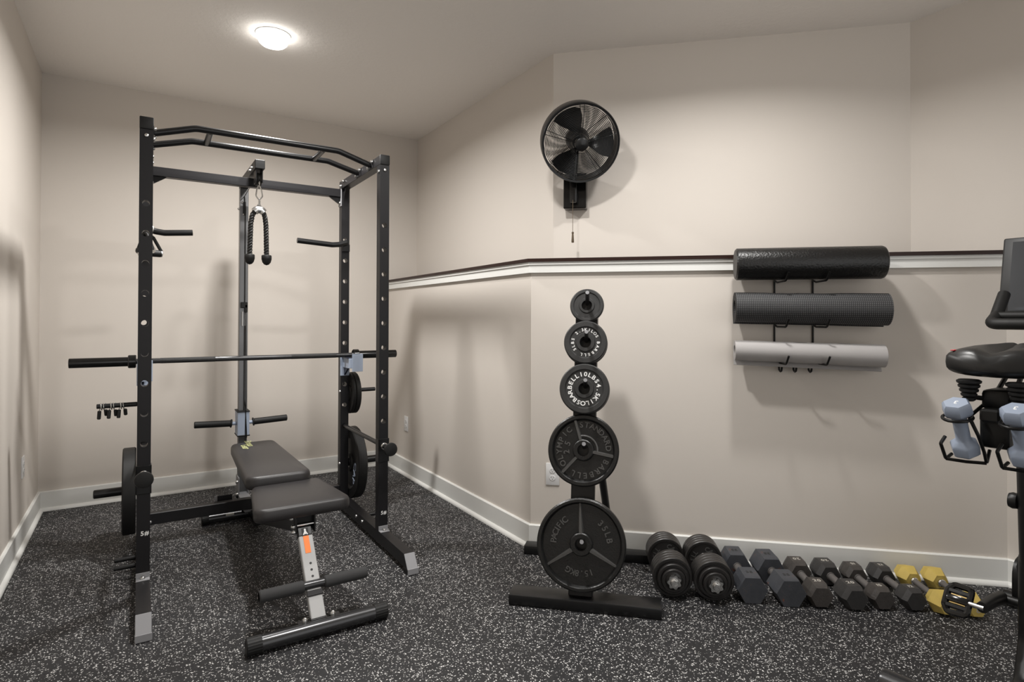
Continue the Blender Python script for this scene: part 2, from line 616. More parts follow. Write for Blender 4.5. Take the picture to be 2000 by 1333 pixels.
ceiling_light(1.0, 1.80, 'round ceiling light nearer the camera than the one over the rack', 1.0, 164)
ceiling_light(2.02, 1.44, 'round ceiling light just in front of the wall fan and mat rack', .60, 156)

# ------------------------------------------------------------------ wall outlets
def outlet(label, mtx):
    """duplex outlet; local X to the right, Y up, Z out of the wall"""
    t = thing('wall_outlet', label, 'outlet', mtx=mtx, group='white wall outlets')
    obj('cover_plate', G().box((-.036, -.058, 0), (.036, .058, .006), bev=.0025, seg=2), M['plastic'], t)
    for sy in (-1, 1):
        f = obj('socket', G().lathe([(.0155, .004), (.0155, .0075), (.0145, .0085)], Matrix.Translation((0, sy * .0195, 0)) @ Matrix.Diagonal((1.05, .92, 1, 1)), 24), M['plastic'], t)
        s = G()
        s.box((-.0075, sy * .0195 + .000, .0080), (-.0055, sy * .0195 + .008, .0089))
        s.box((.0055, sy * .0195 + .001, .0080), (.0075, sy * .0195 + .0075, .0089))
        s.cyl((0, sy * .0195 - .006, .0080), (0, sy * .0195 - .006, .0089), .0022, 10)
        osplit('slot', s, M['slot'], f)
    obj('screw', G().cyl((0, 0, .006), (0, 0, .0072), .003, 10), M['plastic'], t)
    return t
outlet('white duplex outlet low on the lower right wall, beside the rack upright', basis((xr, 4.39, .395), (0, -1, 0), (0, 0, 1), (-1, 0, 0)))
outlet('white duplex outlet low on the left wall', basis((xL, 4.19, .405), (0, 1, 0), (0, 0, 1), (1, 0, 0)))
outlet('white duplex outlet half hidden behind the stack of weight plates', basis(SD(-.508, dL, .392), (S2, -S2, 0), (0, 0, 1), (-S2, -S2, 0)))

# ------------------------------------------------------------------ power rack
RX, RY = 0.0, 3.064
W, U, D = 1.119, .0508, .716          # outside width, tube size, rear upright front face
rack = thing('power_rack', 'tall black steel power rack with multi-grip pull-up bars and lat tower', 'power rack', (RX, RY, 0))

def upright(x, y, z0, z1, holes, r=.0142):
    """square tube with through holes bored front to back"""
    g = G(); n = 16
    zs = sorted(holes)
    edges = [z0] + [(a + b) / 2 for a, b in zip(zs, zs[1:])]
    bounds = [(max(z0, z - .03), min(z1, z + .03)) for z in zs]
    def ringpts(z, yy, b):
        a0, a1 = b
        inner = []; outer = []
        for k in range(n):
            a = 2 * PI * k / n
            c, s = math.cos(a), math.sin(a)
            inner.append((x + U / 2 + r * c, yy, z + r * s))
            hx, hz0, hz1 = U / 2, a0 - z, a1 - z
            t = min(hx / abs(c) if abs(c) > 1e-6 else 9, (hz1 / s if s > 1e-6 else (hz0 / s if s < -1e-6 else 9)))
            outer.append((x + U / 2 + c * t, yy, z + s * t))
        return inner, outer
    # front and back skins
    for yy in (y, y + U):
        cur = z0
        for z, b in zip(zs, bounds):
            if b[0] > cur + 1e-4:
                g.add([(x, yy, cur), (x + U, yy, cur), (x + U, yy, b[0]), (x, yy, b[0])], [(0, 1, 2, 3)])
            i, o = ringpts(z, yy, b)
            g.add(i + o, [(k, (k + 1) % n, n + (k + 1) % n, n + k) for k in range(n)])
            # square the corners
            cs = [(x, b[0]), (x + U, b[0]), (x + U, b[1]), (x, b[1])]
            for cx, cz in cs:
                near = sorted(o, key=lambda p: (p[0] - cx) ** 2 + (p[2] - cz) ** 2)[:2]
                g.add([(cx, yy, cz), near[0], near[1]], [(0, 1, 2)])
            cur = b[1]
        if cur < z1 - 1e-4:
            g.add([(x, yy, cur), (x + U, yy, cur), (x + U, yy, z1), (x, yy, z1)], [(0, 1, 2, 3)])
    g.add([(x, y, z0), (x, y + U, z0), (x, y + U, z1), (x, y, z1)], [(0, 1, 2, 3)])
    g.add([(x + U, y, z0), (x + U, y + U, z0), (x + U, y + U, z1), (x + U, y, z1)], [(0, 1, 2, 3)])
    for z in zs:
        g.lathe([(r, 0), (r, U)], any_frame((x + U / 2, y, z), (0, 1, 0)), n)
        # the bore is open: drop its two caps
        g.f = g.f[:-2]
    return g

HZ = [1.711 - .1306 * k for k in range(10)]
def bolt(g, p, d, r=.009, h=.008):
    p = Vector(p); d = Vector(d).normalized()
    g.lathe([(r, 0), (r, h * .45), (r * .8, h * .8), (r * .35, h)], any_frame(p, d), 12)

for x in (0, W - U):
    for y in (0, D):
        u_ = obj('upright', upright(x, y, .085, 2.034, HZ), M['powder'], rack)
        if y == 0:
            g = G(); bolt(g, (x + U / 2, 0, 2.007), (0, -1, 0)); bolt(g, (x + (U if x == 0 else 0), .022, 2.000), (1 if x == 0 else -1, 0, 0))
            osplit('bolt', g, M['steel'], u_)
            g = G()
            for z in (1.384, 1.17, .86):
                g.cyl((x + (U if x == 0 else 0), U / 2, z), (x + (U if x == 0 else 0) + (.0004 if x == 0 else -.0004), U / 2, z), .0085, 16)
            osplit('side_hole', g, M['slot'], u_)
# base brackets of the front uprights
for x in (0, W - U):
    g = G().box((x, -.034, .086), (x + U, 0, .091), bev=.001).box((x, -.004, .091), (x + U, 0, .112), bev=.001)
    b_ = obj('base_bracket', g, M['graym'], rack)
    gb = G(); bolt(gb, (x + U / 2, -.018, .091), (0, 0, 1), .009, .012)
    osplit('bolt', gb, M['steel'], b_)
# foot beams with slanted ends
for x in (0, W - U):
    m = Matrix(((0, 0, 1, 0), (1, 0, 0, 0), (0, 1, 0, 0), (0, 0, 0, 1)))   # local (a,b,c)->(y,z,x)
    poly = [(-.405, .026), (.92, .026), (.86, .086), (-.362, .086)]
    fb = obj('foot_beam', G().prism(poly, x, x + U, m), M['powder'], rack)
    # slanted end plate, glare put into its grey colour, and rubber pad under it
    e = Vector((0, -.405 + .362, .026 - .086)).normalized()
    nrm = Vector((0, -e.z * -1, e.y))
    pm = basis((x + U / 2, -.3835, .056), (1, 0, 0), (0, .043, .060), (0, -.060, .043))
    obj('end_plate', G().box((-U / 2 - .001, -.040, 0), (U / 2 + .001, .036, .004), pm, bev=.0018), M['graym'], fb)
    obj('foot_pad', G().box((x - .001, -.412, 0), (x + U + .001, -.352, .026), bev=.003), M['rubber'], fb)
    lip = obj('foot_lip', G().box((x - .002, -.4165, .001), (x + U + .003, -.412, .030), bev=.0015), M['graym'], fb)  # front lip; the light falling on it is put into its grey colour
    obj('foot_pad', G().box((x, .86, 0), (x + U, .92, .026), bev=.004), M['rubber'], fb)
    g = G()
    sx = 1 if x == 0 else -1
    xi = x + (U if x == 0 else 0)
    for yb in (.268, .376): bolt(g, (xi, yb, .062), (sx, 0, 0))
    osplit('bolt', g, M['steel'], fb)
    xo = x if x == 0 else x + U
    for yb in (.268, .376):
        obj('band_peg', G().cyl((xo, yb, .058), (xo - sx * .085, yb, .058), .011, 14, bev=.002), M['satin'], rack)
# rear lower crossmember
cl = obj('lower_crossmember', G().box((U, D, .100), (W - U, D + U, .162), bev=.003), M['powder'], rack)
g = G(); bolt(g, (U + .012, D, .118), (0, -1, 0)); osplit('bolt', g, M['steel'], cl)
# side beams on top, with end caps
for x in (0, W - U):
    sb = obj('side_beam', G().box((x, .012, 2.036), (x + U, D + U, 2.086), bev=.002), M['powder'], rack)
    obj('end_cap', G().box((x - .0008, -.006, 2.0345), (x + U + .0008, .016, 2.0875), bev=.004, seg=2), M['rubber'], sb)
    sx = 1 if x == 0 else -1
    xi = x + (U if x == 0 else 0)
    g = G()
    for yb, zb in ((.118, 2.072), (.182, 2.050), (.335, 2.072), (.40, 2.050), (.66, 2.07), (.72, 2.05)):
        bolt(g, (xi + sx * .004, yb, zb), (sx, 0, 0), .009, .011)
    osplit('bolt', g, M['steel'], sb)
    g = G()
    for yb in (.15, .367): g.box((min(xi, xi + sx * .004), yb - .045, 2.040), (max(xi, xi + sx * .004), yb + .045, 2.082))
    osplit('flange_plate', g, M['powder'], sb)
    # curved gusset behind, in the plane of the side
    pts = [(D + .002, 2.036), (D + .002, 1.90)] + [(D + .002 - .075 * (1 - math.cos(a)) * 1.0 - .0, 1.90 + .136 * math.sin(a)) for a in (0.3, .6, .9, 1.2, 1.45)] + [(D - .08, 2.036)]
    xm = x + U / 2
    obj('gusset', G().prism(pts, xm - .012, xm + .012, Matrix(((0, 0, 1, 0), (1, 0, 0, 0), (0, 1, 0, 0), (0, 0, 0, 1)))), M['powder'], rack)
# rear upper crossmember with end flanges and triangular gussets
uc = obj('upper_crossmember', G().box((U + .004, D, 1.982), (W - U - .004, D + U, 2.032), bev=.002), M['powder'], rack)
for x in (U, W - U):
    sx = 1 if x == U else -1
    osplit('flange_plate', G().box((min(x, x + sx * .005), D - .004, 1.925), (max(x, x + sx * .005), D + U, 2.034)), M['graym'], uc)
    obj('gusset', G().prism([(x + sx * .004, 1.982), (x + sx * .075, 1.982), (x + sx * .004, 1.935)][::sx], -D - .03, -D - .018, Matrix(((1, 0, 0, 0), (0, 0, -1, 0), (0, 1, 0, 0), (0, 0, 0, 1)))), M['powder'], uc)
    g = G(); bolt(g, (x + sx * .006, D + .01, 1.945), (sx, 0, 0)); bolt(g, (x + sx * .004, D - .008, 2.05), (sx, 0, 0)); osplit('bolt', g, M['steel'], uc)
# pull-up bars
for y, z0, zk in ((.15, 2.060, 2.112), (.367, 2.060, 2.106)):
    obj('pull_up_bar', G().tube([(U + .004, y, z0), (.222, y, zk), (W - .228, y, zk), (W - U - .004, y, z0)], .0158, 16, fil=.10, seg=6), M['satin'], rack)
for x in (.285, .815):
    obj('grip_bar', G().cyl((x, .160, 2.110), (x, .357, 2.105), .0145, 14), M['satin'], rack)
# weight pegs at the rear uprights
yp = D + U / 2
obj('weight_peg', G().cyl((0, yp, .298), (-.186, yp, .298), .0225, 20, bev=.004), M['satin'], rack)
obj('weight_peg', G().cyl((0, yp, .752), (-.176, yp, .752), .0125, 14, bev=.002), M['satin'], rack)
obj('weight_peg', G().cyl((W, yp, .298), (W + .205, yp, .298), .0225, 20, bev=.004), M['satin'], rack)
obj('weight_peg', G().cyl((W, yp, .752), (W + .180, yp, .752), .0125, 14, bev=.002), M['satin'], rack)
g = G()
for z in (.752, .298):
    bolt(g, (U, yp - .01, z), (1, 0, 0)); bolt(g, (W - U, yp - .02, z), (-1, 0, 0))
osplit('bolt', g, M['steel'], rack)
# size stickers
for x, z in ((U / 2 + .006, .281), (W - U / 2 + .003, .181)):
    g = G(); text_line(g, '5#', .026, basis((x, -.0006, z), (1, 0, 0), (0, 0, 1), (0, -1, 0)), bold=.02)
    obj('size_sticker', g, M['white'], rack)['label'] = 'small white 5# sticker'
# lat tower: mast, head beam, pulley, carriage with horns
mx, my = W / 2, 1.086
mast = obj('lat_mast', G().box((mx - .025, my, .05), (mx + .025, my + .05, 2.043), bev=.002), M['post'], rack)
obj('pulley_slot', G().box((mx - .009, my - .001, 1.868), (mx + .009, my + .01, 1.955)), M['slot'], mast)
g = G(); bolt(g, (mx - .012, my - .001, 1.948), (0, -1, 0), .006); bolt(g, (mx - .005, my - .001, 1.874), (0, -1, 0), .006)
bolt(g, (mx - .025, my + .02, 1.91), (-1, 0, 0), .007, .012)
osplit('bolt', g, M['steel'], mast)
hb = obj('lat_head_beam', G().box((mx - .025, .515, 2.045), (mx + .025, my + .055, 2.095), bev=.002), M['powder'], rack)
obj('end_cap', G().box((mx - .0255, .505, 2.0445), (mx + .0255, .517, 2.0955), bev=.003), M['rubber'], hb)
g = G(); bolt(g, (mx - .025, .60, 2.065), (-1, 0, 0), .009, .014); bolt(g, (mx - .025, .66, 2.062), (-1, 0, 0), .009, .014)
osplit('bolt', g, M['steel'], hb)
g = G()
for sx in (-.018, .014): g.box((mx + sx, .525, 1.972), (mx + sx + .004, .60, 2.045))
pb = obj('pulley_bracket', g, M['powder'], rack)
obj('pulley', G().lathe([(.006, -.012), (.040, -.012), (.034, -.004), (.034, .004), (.040, .012), (.006, .012)], any_frame((mx, .56, 1.995), (1, 0, 0)), 24), M['rubber'], pb)
g = G()
g.tube([(mx, .528, 1.995), (mx, .528, 1.968)], .0025, 6)
g.tube([(mx, .56, 2.030), (mx, my - .01, 1.99), (mx + .006, my - .012, 1.90), (mx + .006, my - .012, .60)], .0025, 6)
g.tube([(mx + .012, my - .012, 1.30), (mx + .012, my - .040, .66), (mx + .008, my - .040, .30)], .0026, 6)
g.tube([(mx + .006, my - .012, .70), (mx + .010, my - .040, .64), (mx + .018, my - .040, .46)], .0026, 6)
obj('cable', g, M['wire'], rack)
g = G().box((mx - .018, my - .022, 1.278), (mx + .020, my - .002, 1.315), bev=.003)
g.box((mx + .004, my - .022, 1.25), (mx + .020, my - .006, 1.30), bev=.003)
obj('pulley_block', g, M['bikeblack'], rack)
g = G().box((mx - .012, my - .014, 1.165), (mx - .002, my - .004, 1.255)).box((mx + .004, my - .014, 1.165), (mx + .015, my - .004, 1.25))
osplit('guide_plate', g, M['silver'], rack)
cz0, cz1 = .474, .622
car = obj('plate_carriage', G().box((mx - .034, my - .034, cz0), (mx + .034, my + .084, cz1), bev=.002), M['blue'], rack)
for z in (cz0 - .006, cz1 - .002):
    obj('bushing', G().box((mx - .037, my - .037, z), (mx + .037, my + .087, z + .008), bev=.002), M['rubber'], car)
for sx in (-1, 1):
    z0 = .546
    st = obj('horn_stub', G().cyl((mx + sx * .034, my + .02, z0), (mx + sx * .064, my + .02, z0 + .001), .0115, 14), M['blue'], car)
    tip = (mx + sx * .268, my + .02, z0 + .010)
    g = G().cyl((mx + sx * .060, my + .02, z0 + .001), (mx + sx * .068, my + .02, z0 + .002), .0265, 24, bev=.002)
    g.cyl((mx + sx * .066, my + .02, z0 + .002), tip, .0205, 24, bev=.003)
    obj('horn_sleeve', g, M['rubber'], car)
obj('mast_base_tube', G().box((mx - .03, D + U + .001, .070), (mx + .03, my + .06, .112), bev=.003), M['graym'], rack)
for sx in (-1, 1):
    px = mx + sx * .125
    g = G().box((px - .045, D + .075, .085), (px + .032, D + .08, .185), bev=.001)
    fp = obj('foot_plate', g, M['powder'], rack)
    obj('foot_plate_edge', G().box((px - .060, D + .074, .085), (px - .045, D + .081, .187), bev=.001), M['graym'], fp)
osplit('mast_bracket', G().box((mx - .030, my - .06, .065), (mx - .024, my + .05, .215), bev=.001).box((mx + .024, my - .06, .065), (mx + .03, my + .05, .215), bev=.001), M['graym'], rack)
g = G()
for yy, z in ((-.03, .185), (-.04, .11)): bolt(g, (mx - .030, my + yy, z), (-1, 0, 0), .010, .014)
osplit('bolt', g, M['steel'], rack)

# ------------------------------------------------------------------ rack fittings
# safety bars
def safety(x, z, label):
    t = thing('safety_bar', label, 'safety bar', (RX + x, RY, z), group='safety bars of the rack')
    obj('rod', G().cyl((0, -.105, 0), (0, D + U + .03, 0), .0125, 16), M['satin'], t)
    obj('knob', G().lathe([(.020, 0), (.0335, .003), (.0355, .010), (.0335, .017), (.024, .020)], any_frame((0, -.098, 0), (0, -1, 0)), 28), M['rubber'], t)
    obj('collar', G().lathe([(.018, 0), (.018, .008), (.014, .012)], any_frame((0, -.006, 0), (0, -1, 0)), 20), M['steel'], t)
    hw = U / 2 + .0035
    g = G()
    g.box((-hw, -.0045, -.085), (hw, -.0006, .038), bev=.0015)
    for sx in (-1, 1):
        g.box((min(sx * hw, sx * (U / 2 + .0004)), -.0045, -.085), (max(sx * hw, sx * (U / 2 + .0004)), U * .8, .038))
    obj('sleeve', g, M['satin'], t)
    return t
safety(U / 2, HZ[9], 'black safety bar with round knob through the left side uprights')
safety(W - U / 2, HZ[9], 'black safety bar with round knob through the right side uprights')

# J-hooks holding the barbell
def jhook(x, dx, label):
    t = thing('bar_hook', label, 'bar hook', (RX + x, RY + D, 0), group='pale blue bar hooks')
    obj('mount_plate', G().box((-.029, -.006, .852), (.029, -.0008, .992), bev=.001), M['blue'], t)
    a = obj('arm', G().box((-.022 + dx * .3, -.128, .905), (.024 + dx * .5, -.004, .966), bev=.002), M['blue'], t)
    obj('liner', G().box((-.020, -.126, .966), (.022, -.006, .971)), M['navy'], t)
    obj('front_plate', G().box((dx - .026, -.134, .884), (dx + .040, -.127, .992), bev=.0015), M['blue'], t)
    obj('brace', G().prism([(-.006, .856), (-.09, .906), (-.006, .906)], -.006, .004, Matrix(((0, 0, 1, 0), (1, 0, 0, 0), (0, 1, 0, 0), (0, 0, 0, 1)))), M['navy'], t)
    return t
jhook(U / 2, 0., 'pale blue bar hook under the left end of the barbell')
jhook(W - U / 2, .034, 'pale blue bar hook under the right end of the barbell')

# barbell
bb = thing('barbell', 'long black barbell lying on the bar hooks across the rack', 'barbell', (RX, RY + D - .065, .9855))
obj('shaft', G().cyl((-.03, 0, 0), (1.16, 0, 0), .014, 20), M['gun'], bb)
g = G()
for a, b in ((.10, .36), (.76, 1.02)):
    g.cyl((a, 0, 0), (b, 0, 0), .0146, 20)
osplit('knurling', g, mat('knurled_steel', (.030, .030, .030), .5, metal=.4, bump=.8, bscale=800), bb)
for x0, x1, lab in ((-.006, -.285, 'l'), (1.125, 1.405, 'r')):
    sgn = -1 if x1 < x0 else 1
    obj('sleeve', G().cyl((x0 + sgn * .02, 0, 0), (x1, 0, 0), .0245, 24, bev=.002), M['gloss'], bb)
    obj('collar_ring', G().cyl((x0, 0, 0), (x0 + sgn * .036, 0, 0), .0345, 28, bev=.004), M['gloss'], bb)

# dip handles on the rear uprights
def dip(x, sx, tip, label):
    t = thing('dip_handle', label, 'handle', (RX + x, RY + D, 0), group='dip handles')
    obj('handle_tube', G().tube([(sx * .0, -.030, 1.692), (sx * .05, -.032, 1.676), (sx * .09, -.033, 1.671), (sx * tip, -.033, 1.683)], .0165, 16, fil=.06), M['satin'], t)
    obj('mount_block', G().box((-.022 + sx * .0, -.022, 1.636), (.022, -.0008, 1.682), bev=.002), M['powder'], t)
    obj('lock_pin', G().cyl((.0, -.03, 1.705), (.0, -.001, 1.705), .0085, 14, bev=.002), M['bikeblack'], t)
    return t
dip(U / 2, 1, .222, 'black dip handle pointing inward from the left rear upright')
dip(W - U / 2, -1, .298, 'black dip handle pointing inward from the right rear upright')

# stirrup handles hung on the left dip handle
def stirrup(x, y, z, yaw, label):
    m = Matrix.Translation((x, y, z)) @ Matrix.Rotation(yaw, 4, 'Z')
    t = thing('cable_handle', label, 'handle', mtx=m, group='stirrup cable handles')
    for sx in (-1, 1):
        obj('strap', G().tube([(0, 0, -.024), (sx * .014, 0, -.034), (sx * .052, 0, -.105), (sx * .052, 0, -.118)], .0085, 8), M['rubber'], t)
    obj('ring', G().ring((0, 0, .008), (1, .3, 0), .024, .003, 24, 6), M['steel'], t)
    obj('grip', G().cyl((-.050, 0, -.118), (.050, 0, -.118), .0185, 16, bev=.003), M['rubber'], t)
    g = G()
    for sx in (-1, 1): g.cyl((sx * .049, 0, -.118), (sx * .054, 0, -.118), .018, 16)
    osplit('grip_washer', g, M['steel'], t)
stirrup(.052, RY + D - .033, 1.676, .25, 'black stirrup cable handle hanging on the left dip handle, right one')
stirrup(.030, RY + D - .034, 1.690, -.95, 'black stirrup cable handle behind the left front upright, left one')

# carabiner and triceps rope
ct = thing('carabiner', 'steel carabiner linking the cable to the black rope', 'carabiner', (mx, RY + .528, 0))
obj('link', G().tube([(0, 0, 1.962), (-.013, 0, 1.93), (-.017, 0, 1.895), (0, 0, 1.872), (.017, 0, 1.895), (.011, 0, 1.93)], .0036, 8, closed=True, fil=.012), M['steel'], ct)
obj('swivel', G().ring((0, 0, 1.967), (1, 0, 0), .010, .003, 20, 6).cyl((0, 0, 1.872), (0, 0, 1.842), .006, 10), M['steel'], ct)
rp = thing('triceps_rope', 'black twisted triceps rope hanging in the rack', 'rope', (mx, RY + .528, 0))
obj('clasp', G().tube([(-.024, 0, 1.805), (-.012, 0, 1.818), (.012, 0, 1.818), (.024, 0, 1.805)], .0205, 16, fil=.01).tube([(-.010, 0, 1.83), (0, 0, 1.852), (.010, 0, 1.83)], .006, 8, fil=.008), M['steel'], rp)
for sx in (-1, 1):
    ctrl = [(sx * .020, 0, 1.808), (sx * .034, 0, 1.79), (sx * .042, 0, 1.74), (sx * .044, 0, 1.66), (sx * .047, 0, 1.560)] if sx < 0 else [(sx * .020, 0, 1.808), (sx * .030, 0, 1.785), (sx * .036, 0, 1.735), (sx * .038, 0, 1.66), (sx * .040, 0, 1.560)]
    path = fillet(ctrl, .08, 10)
    # arc-length resample and twist three strands
    L = [0]
    for a, b in zip(path, path[1:]): L.append(L[-1] + (Vector(b) - Vector(a)).length)
    def at(s):
        for i in range(len(path) - 1):
            if s <= L[i + 1]:
                return Vector(path[i]).lerp(Vector(path[i + 1]), (s - L[i]) / max(1e-9, L[i + 1] - L[i]))
        return Vector(path[-1])
    g = G()
    for k in range(3):
        pts = []
        N = 110
        for i in range(N + 1):
            s = L[-1] * i / N
            p = at(s); t_ = (at(min(L[-1], s + .004)) - at(max(0, s - .004))).normalized()
            e1 = Vector((0, 1, 0)); e2 = t_.cross(e1).normalized()
            a = s / .048 * 2 * PI + k * 2 * PI / 3
            pts.append(p + (e1 * math.cos(a) + e2 * math.sin(a)) * .0068)
        g.tube(pts, .0072, 7)
    st = obj('strand', g, M['rope'], rp)
    e = ctrl[-1]
    cap_g = G().lathe([(.008, .004), (.024, .004), (.0265, 0), (.0265, -.018), (.022, -.036), (.013, -.048), (0, -.053)], Matrix.Translation((e[0], 0, 1.563)), 24)
    obj('end_stop', cap_g, M['rubber'], rp)

# bumper plates and small plates on the rack
def bumper(label, x0, x1, xsign, text):
    """rubber plate standing across X, face with print towards -X"""
    z = .298 - .003
    t = thing('bumper_plate', label, 'weight plate', (RX + (x0 + x1) / 2, RY + yp, z))
    h = (x1 - x0) / 2
    fm = any_frame((0, 0, 0), (-1, 0, 0))
    prof = [(.026, -h * .8), (.026, h * .8), (.055, h * .8), (.060, h * .55), (.150, h * .55), (.165, h), (.219, h), (.225, h - .006), (.225, -h + .006), (.219, -h), (.165, -h), (.150, -h * .55), (.060, -h * .55), (.055, -h * .8)]
    obj('disc', G().lathe(prof, fm, 72, closed=True), M['rubber'], t)
    obj('hub_ring', G().lathe([(.0255, -h * .85), (.0255, h * .85), (.034, h * .85), (.034, -h * .85)], fm, 32, closed=True), M['satin'], t)
    if text:
        g = G(); text_line(g, text, .058, basis((-h * .55 - .0015, -.095, -.055), (0, .35, -1), (0, -1, -.35), (-1, 0, 0)), wide=1.3, bold=.0)
        obj('print', g, M['blue'], t)['label'] = 'pale CAP lettering'
    return t
bumper('large black bumper plate on the left rear peg of the rack', -.062, -.002, -1, None)
bumper('large black bumper plate lettered CAP on the right rear peg', W + .006, W + .064, 1, 'CAP')
def small_plate(label, x0, x1, R):
    z = .752 + .0125 - .0262
    t = thing('small_weight_plate', label, 'weight plate', (RX + (x0 + x1) / 2, RY + yp, z), group='plates on the right upper peg')
    h = (x1 - x0) / 2
    fm = any_frame((0, 0, 0), (-1, 0, 0))
    obj('disc', G().lathe([(.0262, -h), (.0262, h), (.05, h), (.055, h * .5), (R - .03, h * .5), (R - .025, h), (R - .004, h), (R, h - .004), (R, -h + .004), (R - .004, -h), (.05, -h)], fm, 64, closed=True), M['rubber'], t)
    g = G(); text_arc(g, 'CAP 25', .022, R - .055, -60, 60, basis((-h * .5 - .0008, 0, 0), (0, -1, 0), (0, 0, 1), (-1, 0, 0)))
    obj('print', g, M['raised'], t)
small_plate('medium black plate on the right upper peg, next to the upright', W + .001, W + .0205, .131)
small_plate('medium black plate on the right upper peg, the outer of two', W + .0215, W + .052, .131)
# spring collars on the thin left peg
def collar(x, roll, label):
    m = Matrix.Translation((RX + x, RY + yp, .752)) @ Matrix.Rotation(roll, 4, 'X')
    t = thing('spring_collar', label, 'spring collar', mtx=m, group='spring collars on the left peg')
    pts = []
    for i in range(49):
        a = i / 48 * 2.5 * 2 * PI - PI / 2
        pts.append((-.013 + .026 * i / 48, .0165 * math.cos(a), .0165 * math.sin(a) - .003))
    obj('coil', G().tube(pts, .0026, 6), M['steel'], t)
    for k, (dx, dy) in enumerate(((-.013, -.014), (.013, .012))):
        obj('grip', G().cyl((dx, dy * .4, -.022), (dx * 1.2, dy, -.056 - .01 * (k == 0)), .0085, 12, bev=.003), M['rubber'], t)
collar(-.150, .18, 'spring collar at the outer tip of the thin left peg')
collar(-.108, -.10, 'middle spring collar on the thin left peg')
collar(-.066, .02, 'spring collar nearest the upright on the thin left peg')

# ------------------------------------------------------------------ adjustable bench
bench = thing('weight_bench', 'adjustable bench with black vinyl pads and silver front post inside the rack', 'bench', (.588, 2.9, 0))
BX, BY = .588, 2.9
def pad(outline, z0, z1, rad, name, mt, parent):
    """cushion: rounded outline with rolled top and bottom edges"""
    pts = fillet([(x - BX, y - BY, 0) for x, y in outline], rad, 7, True)
    c = sum((Vector(p) for p in pts), Vector()) / len(pts)
    rings = []
    h = z1 - z0
    for ins, z in ((.030, z0 + .002), (.006, z0), (.0, z0 + .008), (-.001, z0 + h * .4), (0, z1 - .016), (.004, z1 - .007), (.011, z1 - .002), (.022, z1), (.07, z1 + .002)):
        ring = []
        n = len(pts)
        for i, p in enumerate(pts):
            t_ = (Vector(pts[(i + 1) % n]) - Vector(pts[i - 1])).normalized()
            nn = Vector((-t_.y, t_.x, 0))
            if nn.dot(c - Vector(p)) < 0: nn = -nn
            q = Vector(p) + nn * ins
            if ins > .05: q = Vector(p).lerp(c, .5)
            ring.append(Vector((q.x, q.y, z)))
        rings.append(ring)
    g = G().loft(rings)
    return obj(name, g, mt, parent)
seat = pad([(.388, 2.568), (.782, 2.572), (.742, 2.985), (.438, 2.978)], .388, .442, .05, 'seat_pad', M['vinyl'], bench)
back = pad([(.416, 2.955), (.704, 2.955), (.690, 3.850), (.452, 3.835)], .424, .484, .055, 'back_pad', M['vinyl'], bench)
g = G()
lm = basis((.535 - BX, 3.735 - BY, .4868), (0, -1, 0), (1, 0, 0), (0, 0, 1))
text_line(g, 'Fitness', .052, lm @ Matrix.Translation((-.028, .010, 0)), bold=.02, ext=.006)
text_line(g, 'Gear', .056, lm @ Matrix.Translation((.055, -.022, 0)), bold=.02, ext=.006)
obj('print', g, M['leaf'], back)['label'] = 'yellow-green lettering on the head end'
obj('side_band', G().box((-.0012, -.13, .440), (.0012, 0, .466), Matrix.Translation((.4515 - BX, 3.800 - BY, 0)) @ Matrix.Rotation(-.036, 4, 'Z')), M['stripe'], back)['label'] = 'tan strip on the pad edge'
g = G().box((.545 - BX, 2.60 - BY, .352), (.635 - BX, 2.98 - BY, .388), bev=.003)
g.box((.55 - BX, 2.98 - BY, .385), (.63 - BX, 3.78 - BY, .424), bev=.003)
obj('pad_rail', g, M['satin'], bench)
# main spine from under the seat to the rear foot
def bar_between(p0, p1, wx, wz, bev=.003):
    p0 = Vector(p0); p1 = Vector(p1)
    y = (p1 - p0).normalized(); x = Vector((1, 0, 0)); x = (x - y * x.dot(y)).normalized(); z = x.cross(y)
    return G().box((-wx / 2, 0, -wz / 2), (wx / 2, (p1 - p0).length, wz / 2), basis(p0, x, y, z), bev=bev)
obj('spine', bar_between((0, 2.63 - BY, .335), (0, 3.70 - BY, .068), .05, .05), M['satin'], bench)
obj('tail_bar', G().box((-.025, 3.68 - BY, .030), (.025, 3.945 - BY, .080), bev=.003), M['satin'], bench)
obj('back_support', bar_between((.0, 3.40 - BY, .20), (.0, 3.55 - BY, .40), .04, .03), M['satin'], bench)
g = G().box((-.040, 2.575 - BY, .318), (-.034, 2.665 - BY, .392), bev=.001).box((.034, 2.575 - BY, .318), (.040, 2.665 - BY, .392), bev=.001)
g.box((-.034, 2.655 - BY, .318), (.034, 2.665 - BY, .392))
br = obj('seat_bracket', g, M['satin'], bench)
g = G()
for z, y in ((.345, 2.60), (.372, 2.625), (.325, 2.59)):
    bolt(g, (-.040, y - BY, z), (-1, 0, 0), .010, .014)
g.cyl((.036, 2.60 - BY, .345), (.056, 2.597 - BY, .345), .004, 8)
g.cyl((-.034, 2.585 - BY, .352), (.034, 2.585 - BY, .352), .004, 8)
osplit('bolt', g, M['steel'], br)
